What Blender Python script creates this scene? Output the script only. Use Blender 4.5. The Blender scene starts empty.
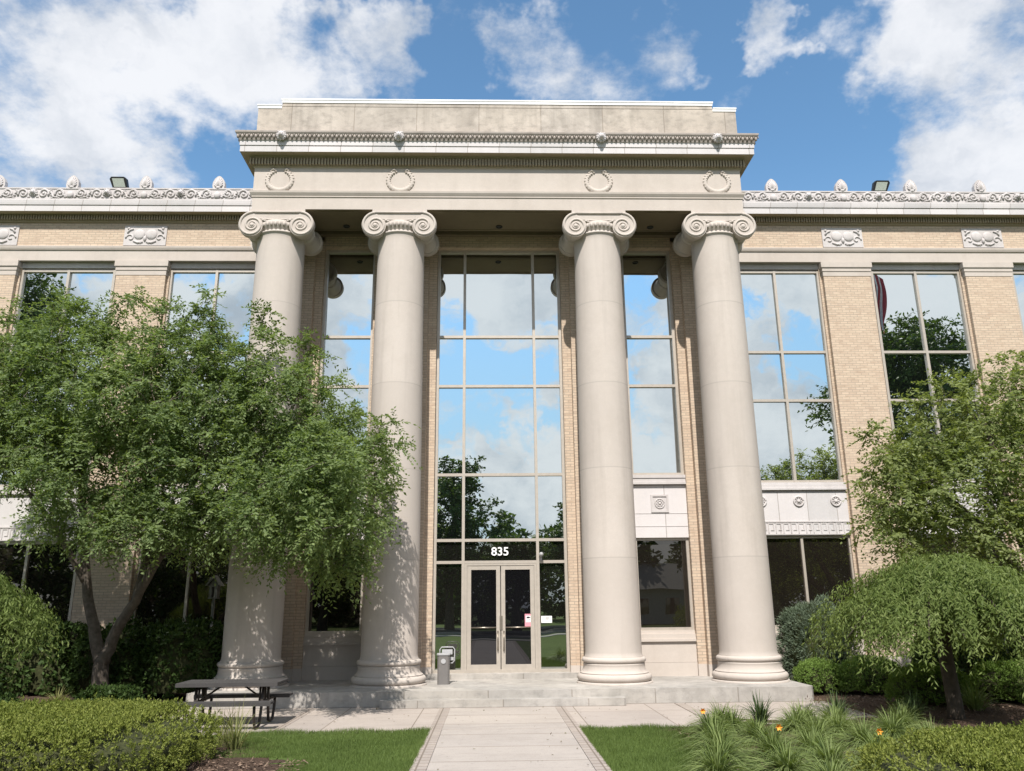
import bpy, math, random
import numpy as np
from mathutils import Vector, Matrix
random.seed(7); RNG=np.random.default_rng(11)
PI=math.pi
SC=bpy.context.scene; COL=SC.collection
# ------------------------------------------------------------------ camera
CAM_O=np.array([-0.269,0.0,2.0]); CF=800.78
_th,_ya,_ro=0.268387,0.029123,-0.010036
_f=np.array([math.sin(_ya)*math.cos(_th),math.cos(_ya)*math.cos(_th),math.sin(_th)])
_r=np.array([math.cos(_ya),-math.sin(_ya),0.0]); _u=np.cross(_r,_f)
CR=math.cos(_ro)*_r+math.sin(_ro)*_u; CU=-math.sin(_ro)*_r+math.cos(_ro)*_u; CW=_f
def ray(x,y):
    d=CW*CF+CR*(x-512)-CU*(y-385.5); return d/np.linalg.norm(d)
def at(x,y,Y):                       # the world point seen at a photo pixel at distance Y (used to read positions off the photo)
    d=ray(x,y); return CAM_O+d*(Y/d[1])
cd=bpy.data.cameras.new('camera'); cam=bpy.data.objects.new('camera',cd); COL.objects.link(cam)
cd.sensor_width=36; cd.lens=CF/1024*36; cd.clip_end=2000; cd.clip_start=.05
m=Matrix.Identity(4)
for i in range(3): m[i][0]=CR[i]; m[i][1]=CU[i]; m[i][2]=-CW[i]; m[i][3]=CAM_O[i]
cam.matrix_world=m; SC.camera=cam
# ------------------------------------------------------------------ materials
class NT:
    def __init__(s,name):
        s.m=bpy.data.materials.new(name); s.m.use_nodes=True; s.t=s.m.node_tree; s.t.nodes.clear()
        s.out=s.n('ShaderNodeOutputMaterial')
    def n(s,t,**k):
        q=s.t.nodes.new(t)
        for a,b in k.items(): setattr(q,a,b)
        return q
    def l(s,a,b): s.t.links.new(a,b)
    def v(s,node,key,val): node.inputs[key].default_value=val; return node
    def pos(s): return s.n('ShaderNodeNewGeometry').outputs['Position']
    def mapping(s,vec,scale=(1,1,1),loc=(0,0,0)):
        q=s.n('ShaderNodeMapping'); s.l(vec,q.inputs['Vector']); q.inputs['Scale'].default_value=scale; q.inputs['Location'].default_value=loc; return q.outputs[0]
    def noise(s,vec,scale,detail=4,rough=.55):
        q=s.n('ShaderNodeTexNoise'); s.l(vec,q.inputs['Vector']); q.inputs['Scale'].default_value=scale; q.inputs['Detail'].default_value=detail; q.inputs['Roughness'].default_value=rough
        return q.outputs['Fac']
    def mr(s,val,a,b,c,d,smooth=False):
        q=s.n('ShaderNodeMapRange'); s.l(val,q.inputs[0])
        if smooth: q.interpolation_type='SMOOTHSTEP'
        for i,x in enumerate((a,b,c,d)): q.inputs[i+1].default_value=x
        return q.outputs[0]
    def mix(s,fac,a,b,mode='MIX'):
        q=s.n('ShaderNodeMix',data_type='RGBA',blend_type=mode)
        if isinstance(fac,(int,float)): q.inputs[0].default_value=fac
        else: s.l(fac,q.inputs[0])
        for i,x in ((6,a),(7,b)):
            if isinstance(x,(tuple,list)): q.inputs[i].default_value=(*x[:3],1)
            else: s.l(x,q.inputs[i])
        return q.outputs[2]
    def math(s,op,a,b=None,c=None):
        q=s.n('ShaderNodeMath',operation=op)
        for i,x in enumerate((a,b,c)):
            if x is None: continue
            if isinstance(x,(int,float)): q.inputs[i].default_value=x
            else: s.l(x,q.inputs[i])
        return q.outputs[0]
    def bump(s,h,strength,dist):
        q=s.n('ShaderNodeBump'); s.l(h,q.inputs['Height']); q.inputs['Strength'].default_value=strength; q.inputs['Distance'].default_value=dist; return q.outputs[0]
    def bsdf(s,col,rough=.8,normal=None,metal=0,spec=.3):
        q=s.n('ShaderNodeBsdfPrincipled')
        if isinstance(col,(tuple,list)): q.inputs['Base Color'].default_value=(*col,1)
        else: s.l(col,q.inputs['Base Color'])
        if isinstance(rough,(int,float)): q.inputs['Roughness'].default_value=rough
        else: s.l(rough,q.inputs['Roughness'])
        q.inputs['Metallic'].default_value=metal; q.inputs['Specular IOR Level'].default_value=spec
        if normal is not None: s.l(normal,q.inputs['Normal'])
        s.l(q.outputs[0],s.out.inputs[0]); return q
def wallcoord(k):                    # (x+y, z) coordinates for walls that run along x or y
    p=k.pos(); sp=k.n('ShaderNodeSeparateXYZ'); k.l(p,sp.inputs[0])
    cb=k.n('ShaderNodeCombineXYZ'); k.l(k.math('ADD',sp.outputs[0],sp.outputs[1]),cb.inputs[0]); k.l(sp.outputs[2],cb.inputs[1])
    return cb.outputs[0]
def simple(name,col,rough=.7,metal=0,var=.12,scale=6,bump=0,spec=.3):
    k=NT(name); p=k.pos(); n=k.noise(p,scale,5)
    f=k.mr(n,.3,.7,1-var,1+var); q=k.n('ShaderNodeCombineColor')
    for i in range(3): k.l(f,q.inputs[i])
    c=k.mix(1.0,col,q.outputs[0],'MULTIPLY')
    nm=k.bump(k.noise(p,scale*12,3),bump,.01) if bump else None
    k.bsdf(c,rough,nm,metal,spec); return k.m
def stone(name,base,dark,streak=.5,bump=.25,joints=None,grime=.5,tint=None,seams=None):
    k=NT(name); p=k.pos()
    big=k.noise(p,.7,5,.6); st=k.noise(k.mapping(p,(3.2,3.2,.22)),1.0,5,.6); fine=k.noise(p,38,4,.6); mid=k.noise(p,7,5,.65)
    c=k.mix(k.mr(big,.35,.7,0,grime),base,dark)
    c=k.mix(k.mr(st,.5,.78,0,streak),c,tuple(x*.72 for x in dark))
    c=k.mix(k.mr(mid,.42,.75,0,.22),c,tuple(min(1,x*1.18) for x in base))
    c=k.mix(k.mr(fine,.4,.75,0,.18),c,tuple(x*.7 for x in base))
    if joints:
        w,h,off,mort=joints
        b=k.n('ShaderNodeTexBrick'); k.l(wallcoord(k),b.inputs['Vector']); b.offset=off
        k.v(b,'Scale',1); k.v(b,'Brick Width',w); k.v(b,'Row Height',h); k.v(b,'Mortar Size',mort); k.v(b,'Mortar Smooth',.2); k.v(b,'Bias',0)
        b.inputs['Color1'].default_value=(.93,.93,.93,1); b.inputs['Color2'].default_value=(*(tint or (1.05,1.03,1.0)),1); b.inputs['Mortar'].default_value=(.66,.63,.60,1)
        c=k.mix(1.0,c,b.outputs['Color'],'MULTIPLY')
    if grime>.75:
        mo=k.noise(k.mapping(p,(1,1,1.6)),3.2,6,.7); c=k.mix(k.mr(mo,.48,.70,0,.75),c,tuple(x*.80 for x in dark)); mo2=k.noise(p,2.0,5,.65); c=k.mix(k.mr(mo2,.55,.75,0,.6),c,tuple(min(1,x*1.2) for x in base))
    if seams:
        sz=k.n('ShaderNodeSeparateXYZ'); k.l(p,sz.inputs[0]); acc=None
        for z in seams:
            d=k.mr(k.math('ABSOLUTE',k.math('SUBTRACT',sz.outputs[2],z)),.006,.016,.55,0); acc=d if acc is None else k.math('MAXIMUM',acc,d)
        c=k.mix(acc,c,tuple(x*.62 for x in base))
        drum=k.n('ShaderNodeTexWhiteNoise',noise_dimensions='1D'); oi=k.n('ShaderNodeObjectInfo')
        k.l(k.math('ADD',k.math('MULTIPLY',oi.outputs['Random'],37.0),k.math('FLOOR',k.math('MULTIPLY',k.math('SUBTRACT',sz.outputs[2],.95),.4762))),drum.inputs['W'])
        c=k.mix(k.mr(drum.outputs[0],0,1,0,.5),c,tuple(x*.86 for x in base))
    k.bsdf(c,.85,k.bump(fine,bump,.01),0,.2); return k.m
def brick_mat():
    k=NT('buff_brick'); v=wallcoord(k); b=k.n('ShaderNodeTexBrick'); k.l(v,b.inputs['Vector'])
    k.v(b,'Scale',1); k.v(b,'Brick Width',.215); k.v(b,'Row Height',.072); k.v(b,'Mortar Size',.009); k.v(b,'Mortar Smooth',.15); k.v(b,'Bias',-.1)
    b.inputs['Color1'].default_value=(.58,.465,.355,1); b.inputs['Color2'].default_value=(.475,.37,.282,1); b.inputs['Mortar'].default_value=(.34,.285,.235,1)
    p=k.pos(); big=k.noise(p,.9,4); row=k.noise(k.mapping(v,(1.2,9,1)),1.0,3)
    c=k.mix(k.mr(big,.35,.7,0,.35),b.outputs['Color'],(.54,.41,.31))
    c=k.mix(k.mr(row,.5,.75,0,.45),c,(.58,.475,.36))
    c=k.mix(k.mr(k.noise(k.mapping(v,(4.6,13.9,1)),1.0,1),.52,.75,0,.7),c,(.40,.30,.225))
    k.bsdf(c,.85,k.bump(b.outputs['Fac'],-.5,.008),0,.2); return k.m
def leafmat(name,cols,trans=.35,rough=.5):
    k=NT(name); g=k.n('ShaderNodeNewGeometry'); r=k.n('ShaderNodeValToRGB'); k.l(g.outputs['Random Per Island'],r.inputs[0])
    e=r.color_ramp.elements
    for i,c in enumerate(cols):
        x=i/(len(cols)-1)
        q=e[0] if i==0 else (e[-1] if i==len(cols)-1 else e.new(x))
        q.position=x; q.color=(*c,1)
    n=k.noise(k.pos(),.55,3); c=k.mix(k.mr(n,.35,.7,0,.5),r.outputs[0],tuple(1.25*a for a in cols[-1]))
    d=k.n('ShaderNodeBsdfPrincipled'); k.l(c,d.inputs['Base Color']); k.v(d,'Roughness',rough); k.v(d,'Specular IOR Level',.12)
    t=k.n('ShaderNodeBsdfTranslucent'); k.l(k.mix(1.0,c,(1.25,1.3,.55),'MULTIPLY'),t.inputs[0])
    ms=k.n('ShaderNodeMixShader'); ms.inputs[0].default_value=trans; k.l(d.outputs[0],ms.inputs[1]); k.l(t.outputs[0],ms.inputs[2]); k.l(ms.outputs[0],k.out.inputs[0])
    return k.m
def glassmat(name,refl,tint,body):
    k=NT(name); p=k.pos()
    nm=k.bump(k.noise(k.mapping(p,(.8,.8,.6)),.8,2,.4),.09,.04)
    gl=k.n('ShaderNodeBsdfGlossy'); gl.inputs['Color'].default_value=(*tint,1); gl.inputs['Roughness'].default_value=.0; k.l(nm,gl.inputs['Normal'])
    d=k.n('ShaderNodeBsdfDiffuse'); d.inputs[0].default_value=(*body,1)
    lw=k.n('ShaderNodeFresnel'); lw.inputs['IOR'].default_value=1.5
    f=k.math('ADD',refl,k.math('MULTIPLY',lw.outputs[0],.9*(1-refl))); f=k.math('MINIMUM',f,1.0)
    ms=k.n('ShaderNodeMixShader'); k.l(f,ms.inputs[0]); k.l(d.outputs[0],ms.inputs[1]); k.l(gl.outputs[0],ms.inputs[2]); k.l(ms.outputs[0],k.out.inputs[0]); return k.m
STONE=(.525,.470,.425); STONED=(.42,.366,.322)
M={}
M['stone']=stone('limestone',STONE,STONED,.25,.2)
M['column']=stone('column_limestone',(.53,.475,.432),(.455,.40,.355),.5,.15,grime=.7,seams=(3.05,5.15,7.25,9.35))
M['block']=stone('weathered_blocks',(.50,.45,.40),(.33,.295,.26),.75,.35,joints=(1.66,4.0,0,.012),grime=.8)
M['terra']=stone('white_terracotta_tiles',(.575,.555,.555),(.50,.475,.47),.25,.1,joints=(.82,5.0,.5,.012),tint=(1.12,1.1,1.1))
M['relief']=stone('grey_white_terracotta',(.56,.53,.525),(.44,.40,.385),.5,.3,grime=.7)
M['plinth']=stone('grey_granite_base',(.44,.415,.39),(.30,.285,.265),.7,.3,joints=(1.75,5.0,0,.014),grime=.9)
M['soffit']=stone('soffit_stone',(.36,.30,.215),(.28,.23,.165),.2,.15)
M['ceil']=stone('dark_olive_soffit',(.20,.165,.112),(.155,.125,.082),.2,.15)  # olive brown, darker than the limestone, for ceiling and beam soffits
M['sima']=stone('weathered_terracotta',(.42,.375,.345),(.30,.245,.21),.6,.3)
M['litter']=simple('dry_leaf',(.5,.25,.05),.8)
M['brick']=brick_mat()
M['alu']=simple('bronze_anodised_aluminium',(.48,.43,.375),.42,.3,.06,9)
M['aludk']=simple('dark_aluminium_reveal',(.10,.09,.08),.5,.3)
M['coping']=simple('white_metal_coping',(.80,.80,.80),.4,0,.05)
M['refl']=glassmat('mirror_coated_glass',.86,(.83,.885,.88),(.02,.025,.025))
M['dark']=glassmat('dark_tinted_glass',.10,(.9,.86,.78),(.012,.010,.008))
M['mid']=glassmat('dark_mirror_glass',.42,(.85,.9,.84),(.012,.012,.010))
M['door']=glassmat('dark_door_glass',.05,(.9,.9,.95),(.006,.006,.007))
M['white']=simple('white_letters',(.82,.82,.82),.5,0,.03)
M['metal']=simple('brushed_metal',(.34,.30,.25),.35,.8,.1)
M['darkmetal']=simple('dark_bronze_metal',(.03,.03,.03),.45,.2)
M['roof']=simple('roof_membrane',(.25,.25,.25),.9)
M['pink']=simple('pink_print',(.75,.30,.36),.6,0,.05)
M['blackprint']=simple('black_print',(.03,.03,.035),.6)
M['bin']=simple('grey_plastic',(.165,.155,.15),.55,0,.06,8)
M['binlid']=simple('light_grey_plastic',(.40,.40,.41),.45,0,.05)
M['table']=simple('weathered_grey_boards',(.060,.056,.055),.75,0,.15,5)  # weathered grey, darkened further to carry the tree shade on the table
M['tleg']=simple('brown_black_steel',(.055,.045,.04),.5,.3)
M['bark']=simple('grey_brown_bark',(.115,.095,.078),.9,0,.35,9,.6)
M['barkdk']=simple('dark_bark',(.08,.065,.05),.9,0,.35,9,.6)
M['inner']=simple('shade_dark_core',(.045,.050,.018),.9,0,.4,25,.6)  # shrub cores: dark colour stands in for shade between the leaves
M['lamp']=simple('floodlight_lens',(.42,.46,.40),.25,0,.1,20,0,.6)
M['wood']=simple('weathered_white_wood',(.22,.22,.21),.8,0,.2,9)
M['house']=simple('pale_siding',(.5,.5,.48),.8)
M['shingle']=simple('grey_shingles',(.30,.29,.28),.9)
M['orange']=simple('orange_petals',(.75,.36,.06),.5,0,.1)
M['flagred']=simple('red_cloth',(.30,.04,.05),.8)
M['flagwhite']=simple('white_cloth',(.62,.58,.56),.8)
M['flagblue']=simple('navy_cloth',(.03,.04,.12),.8)
M['leafL']=leafmat('locust_leaves',[(0.082, 0.124, 0.048), (0.125, 0.18, 0.07), (0.17, 0.228, 0.096), (0.225, 0.28, 0.125)],.45)
M['leafR']=leafmat('maple_leaves',[(0.105, 0.14, 0.046), (0.152, 0.195, 0.068), (0.2, 0.24, 0.092), (0.25, 0.282, 0.12)],.45)
M['leafW']=leafmat('weeping_leaves',[(0.07, 0.105, 0.026), (0.11, 0.155, 0.04), (0.155, 0.205, 0.06), (0.205, 0.25, 0.085)],.4)
M['leafB']=leafmat('boxwood_leaves',[(0.085, 0.145, 0.028), (0.13, 0.205, 0.044), (0.175, 0.255, 0.065)],.3)
M['leafH']=leafmat('yew_leaves',[(0.07, 0.098, 0.016), (0.118, 0.152, 0.026), (0.17, 0.2, 0.04), (0.22, 0.24, 0.062)],.25)
M['leafS']=leafmat('blue_spruce_needles',[(0.08, 0.112, 0.074), (0.12, 0.16, 0.108), (0.16, 0.2, 0.14)],.15)
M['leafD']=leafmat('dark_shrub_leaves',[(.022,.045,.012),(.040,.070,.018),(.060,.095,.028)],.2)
M['leafT']=leafmat('street_tree_leaves',[(.035,.062,.014),(.055,.090,.020),(.080,.120,.030)],.3)
M['blade']=leafmat('daylily_blades',[(0.095, 0.138, 0.04), (0.148, 0.198, 0.064), (0.215, 0.26, 0.1)],.3)
M['bladeD']=leafmat('dark_grass_blades',[(.035,.065,.025),(.060,.095,.040),(.085,.120,.055)],.25)
M['bladeY']=leafmat('straw_grass_blades',[(.13,.16,.05),(.20,.22,.08),(.27,.26,.12)],.3)
M['turf']=leafmat('turf_blades',[(0.075, 0.115, 0.03), (0.11, 0.16, 0.044), (0.15, 0.205, 0.062)],.3)
def lawn_mat():
    k=NT('mown_lawn'); p=k.pos(); a=k.noise(p,.5,4); b=k.noise(p,24,4,.7)
    c=k.mix(k.mr(a,.3,.7,0,1),(.080,.118,.030),(.110,.155,.044)); c=k.mix(k.mr(b,.35,.7,0,.6),c,(.045,.070,.014))
    k.bsdf(c,.9,k.bump(b,.8,.03),0,.1); return k.m
def mulch_mat():
    k=NT('bark_mulch'); p=k.pos(); a=k.noise(p,30,6,.75); b=k.noise(p,3,4)
    c=k.mix(k.mr(a,.35,.7,0,1),(.055,.034,.024),(.17,.115,.085)); c=k.mix(k.mr(b,.4,.7,0,.4),c,(.11,.085,.07))
    k.bsdf(c,.95,k.bump(a,1,.05),0,.1); return k.m
def paving(name,base,dark,sx,sy,ox,oy,mort):
    k=NT(name); p=k.pos(); b=k.n('ShaderNodeTexBrick'); b.offset=0
    k.l(k.mapping(p,(1,1,1),(ox,oy,0)),b.inputs['Vector']); k.v(b,'Scale',1); k.v(b,'Brick Width',sx); k.v(b,'Row Height',sy); k.v(b,'Mortar Size',mort); k.v(b,'Mortar Smooth',.3)
    b.inputs['Color1'].default_value=(.95,.95,.95,1); b.inputs['Color2'].default_value=(1.05,1.04,1.02,1); b.inputs['Mortar'].default_value=(.55,.52,.48,1)
    big=k.noise(p,.9,5,.65); f=k.noise(p,45,4,.7); sp=k.noise(p,9,5,.7)
    c=k.mix(k.mr(big,.35,.7,0,.8),base,dark); c=k.mix(k.mr(f,.45,.75,0,.35),c,tuple(x*.6 for x in dark)); c=k.mix(k.mr(sp,.56,.74,0,.5),c,tuple(x*.60 for x in dark)); c=k.mix(k.mr(k.noise(k.mapping(p,(.5,2.2,1)),1.3,6,.7),.52,.72,0,.55),c,tuple(x*.78 for x in dark)); c=k.mix(k.mr(k.noise(p,60,2,.5),.66,.72,0,.6),c,tuple(x*.4 for x in dark))
    c=k.mix(1.0,c,b.outputs['Color'],'MULTIPLY'); k.bsdf(c,.88,k.bump(f,.3,.01),0,.2); return k.m
M['lawn']=lawn_mat(); M['mulch']=mulch_mat()
M['walk']=paving('walk_concrete',(.43,.385,.35),(.36,.32,.29),2.6,1.17,1.3,.05,.016)
M['patio']=paving('patio_concrete',(.415,.365,.33),(.35,.305,.275),1.52,3.5,.1,.8,.012)
M['paver']=paving('brick_pavers',(.385,.335,.30),(.32,.275,.245),.30,.21,.02,0,.014)
M['asphalt']=simple('asphalt',(.05,.05,.052),.9,0,.2,20,.3)
M['kerb']=simple('kerb_concrete',(.36,.34,.32),.9,0,.12,6)
# ------------------------------------------------------------------ mesh builder
class MB:
    def __init__(s): s.v=[]; s.f=[]; s.smooth=[]
    def add(s,vs,fs,smooth=False):
        b=len(s.v); s.v.extend([tuple(map(float,q)) for q in vs]); s.f.extend([tuple(i+b for i in f) for f in fs]); s.smooth.extend([smooth]*len(fs)); return s
    def box(s,x0,x1,y0,y1,z0,z1):
        vs=[(x,y,z) for x in (x0,x1) for y in (y0,y1) for z in (z0,z1)]
        return s.add(vs,[(0,1,3,2),(4,6,7,5),(0,4,5,1),(2,3,7,6),(0,2,6,4),(1,5,7,3)])
    def prism(s,pts,y0,y1,axis='y'):          # polygon in (x,z), extruded in y
        n=len(pts); vs=[(p[0],y0,p[1]) for p in pts]+[(p[0],y1,p[1]) for p in pts]
        fs=[tuple(range(n)),tuple(range(2*n-1,n-1,-1))]+[(i,i+n,(i+1)%n+n,(i+1)%n) for i in range(n)]
        return s.add(vs,fs)
    def slab(s,pts,z0,z1):                    # polygon in (x,y), extruded in z
        n=len(pts); vs=[(p[0],p[1],z0) for p in pts]+[(p[0],p[1],z1) for p in pts]
        fs=[tuple(range(n-1,-1,-1)),tuple(range(n,2*n))]+[(i,(i+1)%n,(i+1)%n+n,i+n) for i in range(n)]
        return s.add(vs,fs)
    def lathe(s,prof,seg=40,c=(0,0,0),axis='z',smooth=True,cap=True):
        vs=[];fs=[];n=len(prof)
        for r,h in prof:
            for i in range(seg):
                a=2*PI*i/seg; x,y=r*math.cos(a),r*math.sin(a)
                vs.append((c[0]+x,c[1]+y,c[2]+h) if axis=='z' else (c[0]+x,c[1]+h,c[2]+y))
        for j in range(n-1):
            for i in range(seg):
                k=(i+1)%seg; fs.append((j*seg+i,j*seg+k,(j+1)*seg+k,(j+1)*seg+i))
        s.add(vs,fs,smooth)
        if cap:
            s.add(vs[:seg],[tuple(range(seg-1,-1,-1))]); s.add(vs[-seg:],[tuple(range(seg))])
        return s
    def tube(s,pts,r,sides=6,smooth=True,cap=True):
        pts=[Vector(p) for p in pts]; n=len(pts); rs=r if isinstance(r,(list,tuple)) else [r]*n
        vs=[]; fs=[]; up=Vector((0.13,.21,.97)); prev=None
        for i,p in enumerate(pts):
            t=(pts[min(i+1,n-1)]-pts[max(i-1,0)])
            t=t.normalized() if t.length>1e-9 else Vector((0,0,1))
            if prev is None:
                a=t.cross(up)
                if a.length<.05: a=t.cross(Vector((1,0,0)))
            else: a=prev-t*prev.dot(t)
            a.normalize(); prev=a; b=t.cross(a)
            for k in range(sides):
                g=2*PI*k/sides; vs.append(p+(a*math.cos(g)+b*math.sin(g))*rs[i])
        for i in range(n-1):
            for k in range(sides):
                q=(k+1)%sides; fs.append((i*sides+k,i*sides+q,(i+1)*sides+q,(i+1)*sides+k))
        if cap: fs+= [tuple(range(sides-1,-1,-1)),tuple(range((n-1)*sides,n*sides))]
        return s.add(vs,fs,smooth)
    def ball(s,c,r,seg=10,rings=6):
        rx,ry,rz=r if isinstance(r,(tuple,list)) else (r,r,r)
        vs=[(c[0],c[1],c[2]-rz)]
        for j in range(1,rings):
            a=-PI/2+PI*j/rings
            for i in range(seg):
                b=2*PI*i/seg; vs.append((c[0]+rx*math.cos(a)*math.cos(b),c[1]+ry*math.cos(a)*math.sin(b),c[2]+rz*math.sin(a)))
        vs.append((c[0],c[1],c[2]+rz)); t=len(vs)-1; fs=[]
        for i in range(seg):
            k=(i+1)%seg; fs.append((0,1+k,1+i)); fs.append((t,1+(rings-2)*seg+i,1+(rings-2)*seg+k))
            for j in range(rings-2): fs.append((1+j*seg+i,1+j*seg+k,1+(j+1)*seg+k,1+(j+1)*seg+i))
        return s.add(vs,fs,True)
    def shift(s,d):
        s.v=[(a+d[0],b+d[1],c+d[2]) for a,b,c in s.v]; return s
    def mesh(s,name,mat):
        me=bpy.data.meshes.new(name); me.from_pydata(s.v,[],s.f); me.polygons.foreach_set('use_smooth',s.smooth)
        for q in (mat if isinstance(mat,list) else [mat]): me.materials.append(q)
        me.update(); return me
def wloc(o):
    v=Vector((0,0,0))
    while o is not None: v=v+o.location; o=o.parent
    return v
def ob(name,mb,mat,parent=None,origin=None,abs_=True):
    """link one mesh object. abs_: vertices are world coordinates; the object's origin goes to `origin`."""
    base=wloc(parent) if parent else Vector((0,0,0))
    o_=Vector(origin) if origin is not None else base
    if isinstance(mb,MB):
        if abs_: mb.shift((-o_.x,-o_.y,-o_.z))
        me=mb.mesh(name,mat)
    else: me=mb
    o=bpy.data.objects.new(name,me); COL.objects.link(o)
    o.parent=parent; o.location=o_-base
    return o
def tag(o,label=None,cat=None,group=None,kind=None):
    if label: o['label']=label
    if cat: o['category']=cat
    if group: o['group']=group
    if kind: o['kind']=kind
    return o
def empty(name,loc,label,cat,group=None):
    o=bpy.data.objects.new(name,None); COL.objects.link(o); o.location=loc; o.empty_display_size=.2; return tag(o,label,cat,group)
def copy_tree(o,loc=None,parent=None):
    c=o.copy(); COL.objects.link(c)
    if parent is not None: c.parent=parent
    if loc is not None: c.location=loc
    for ch in list(o.children): copy_tree(ch,None,c)
    return c
def fast(name,V,F,mat,smooth=False):          # V (n,3) , F (m,k) arrays
    V=np.asarray(V,np.float32); F=np.asarray(F,np.int32); k=F.shape[1]; me=bpy.data.meshes.new(name)
    me.vertices.add(len(V)); me.vertices.foreach_set('co',V.ravel()); me.loops.add(F.size); me.loops.foreach_set('vertex_index',F.ravel())
    me.polygons.add(len(F)); me.polygons.foreach_set('loop_start',np.arange(0,F.size,k,dtype=np.int32)); me.polygons.foreach_set('loop_total',np.full(len(F),k,np.int32))
    me.materials.append(mat); me.update(calc_edges=True); me.validate(); return me
# ------------------------------------------------------------------ dimensions
YC=19.33; YE=18.776; HX=6.365; YG=20.87; YP=22.05; YWG=22.3; COLX=(-5.69,-2.57,2.57,5.69)
B=empty('office_building',(0,YC,0),'two storey buff brick office building with a portico of four tall stone columns','building')
def part(name,mb,mat,parent=B,origin=None): return ob(name,mb,mat,parent,origin)
# ---- columns
def make_column():
    mb=MB(); pr=[(.672,.86),(.655,.90),(.648,.96)]
    z=1.0
    js=[3.05,5.15,7.3,9.35]
    H0,H1=.96,11.14
    def r(z): t=(z-H0)/(H1-H0); return .648-.050*t**1.6
    zs=sorted(list(np.linspace(1.2,11.0,22))+[])
    pts=[(q,0) for q in zs]
    for q,dr in sorted(pts): pr.append((r(q)+dr,q))
    pr+=[(r(11.1),11.1),(r(11.14)+.006,11.15),(.615,11.19),(.62,11.2),(.645,11.215),(.655,11.235),(.645,11.255),(.62,11.27),(.61,11.28),(.60,11.45)]
    mb.lathe(pr,64); mb.shift((COLX[0],YC,0))
    c=ob('column',mb,M['column'],B,(COLX[0],YC,.30))
    b=MB(); pr=[(.865,.30),(.865,.335),(.84,.34)]
    for i in range(9):
        a=-PI/2+PI*i/8; pr.append((.765+.085*math.cos(a),.425+.083*math.sin(a)))
    pr+=[(.775,.512),(.775,.53)]
    for i in range(7):
        a=i/6; pr.append((.775-.075*math.sin(a*PI/2),.53+.16*a-.03*math.sin(a*PI)))
    pr+=[(.705,.70),(.70,.725),(.665,.735)]
    for i in range(9):
        a=-PI/2+PI*i/8; pr.append((.675+.058*math.cos(a),.795+.058*math.sin(a)))
    pr+=[(.672,.856),(.672,.87)]
    b.lathe(pr,64); b.shift((COLX[0],YC,0)); ob('column_base',b,M['column'],c)
    # Ionic capital
    k=MB(); EX=.61; EZ=11.405
    def rad(t): return .385*math.exp(-.0745*t)
    for face,y0,y1,yr in (('f',-.615,-.45,-.615),('r',.45,.615,.615)):
        for sx in (-1,1):
            pts=[]
            for i in range(36):
                t=2*PI*i/36; rr=rad(t) if t<4.7 else rad(4.7)+(rad(0)-rad(4.7))*((t-4.7)/(2*PI-4.7))**2*.35
                a=PI/2+t; pts.append((sx*(EX-rr*math.cos(a)*1.0) if False else sx*(EX+ -math.cos(a)*rr*1.0),EZ+rr*math.sin(a)))
            k.prism([(x,z) for x,z in pts],YC+y0,YC+y1)
            sp=[]
            for i in range(78):
                t=2*PI*2.75*i/77; rr=rad(t)-.026; a=PI/2+t
                if t>0: rr=(.385-.026)*math.exp(-.108*t)
                sp.append((sx*(EX-math.cos(a)*rr),YC+yr,EZ+rr*math.sin(a)))
            k.tube(sp,[.036-.018*i/77 for i in range(78)],6)
            k.ball((sx*EX,YC+yr,EZ),(.062,.045,.062))
        k.box(-EX,EX,YC+y0+.012 if face=='f' else YC+y0,YC+y1 if face=='f' else YC+y1-.012,11.54,11.785)
        k.tube([(-EX,YC+yr,11.764),(EX,YC+yr,11.764)],.03,6)
        k.tube([(-.42,YC+yr+(.012 if face=='f' else -.012),11.58),(0,YC+yr+(.012 if face=='f' else -.012),11.545),(.42,YC+yr+(.012 if face=='f' else -.012),11.58)],.022,6)
        for sx in (-1,1):          # leaf sprays in the inner corners
            for j in range(4):
                k.ball((sx*(.34-.055*j),YC+yr*.97,11.55-.02*j-.01),(.05,.05,.035),6,4)
    for sx in (-1,1):              # side bolsters
        pr=[]
        for i in range(15):
            t=-1+2*i/14; r_=.30-.085*(1-t*t)+(.012 if i%2 else 0); pr.append((r_,t*.46))
        k.lathe(pr,24,(sx*EX,YC,EZ+.005),'y')
        k.lathe([(.225,-.07),(.25,-.04),(.25,.04),(.225,.07)],24,(sx*EX,YC,EZ+.005),'y')
    # echinus with eggs
    pr=[(.60,11.28),(.61,11.30),(.63,11.33),(.68,11.42),(.69,11.47),(.66,11.53),(.60,11.55)]
    k.lathe(pr,48,(0,YC,0))
    for i in range(40):
        a=2*PI*i/40
        k.ball((.672*math.cos(a),YC+.672*math.sin(a),11.42),(.036,.036,.062),6,5)
    k.box(-.70,.70,YC-.56,YC+.56,11.783,11.884)
    k.box(-.57,.57,YC-.5,YC+.5,11.5,11.784)
    k.shift((COLX[0],0,0)); ob('capital',k,M['column'],c)
    return c
c0=make_column()
for x in COLX[1:]: copy_tree(c0,Vector((x,0,.30)))
# ---- platform and steps
mb=MB(); mb.slab([(-6.58,21.4),(-6.58,17.92),(-6.52,17.84),(-6.42,17.81),(6.42,17.81),(6.52,17.84),(6.58,17.92),(6.58,YG+.5)],-.25,.30); part('platform',mb,M['plinth'])
mb=MB(); mb.slab([(-2.53,17.9),(-2.53,17.55),(-2.48,17.5),(2.48,17.5),(2.53,17.55),(2.53,17.9)],-.2,.152); part('step',mb,M['plinth'])
mb=MB(); mb.box(-1.93,1.93,20.47,20.96,.28,.42); part('door_sill',mb,M['plinth'])
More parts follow.
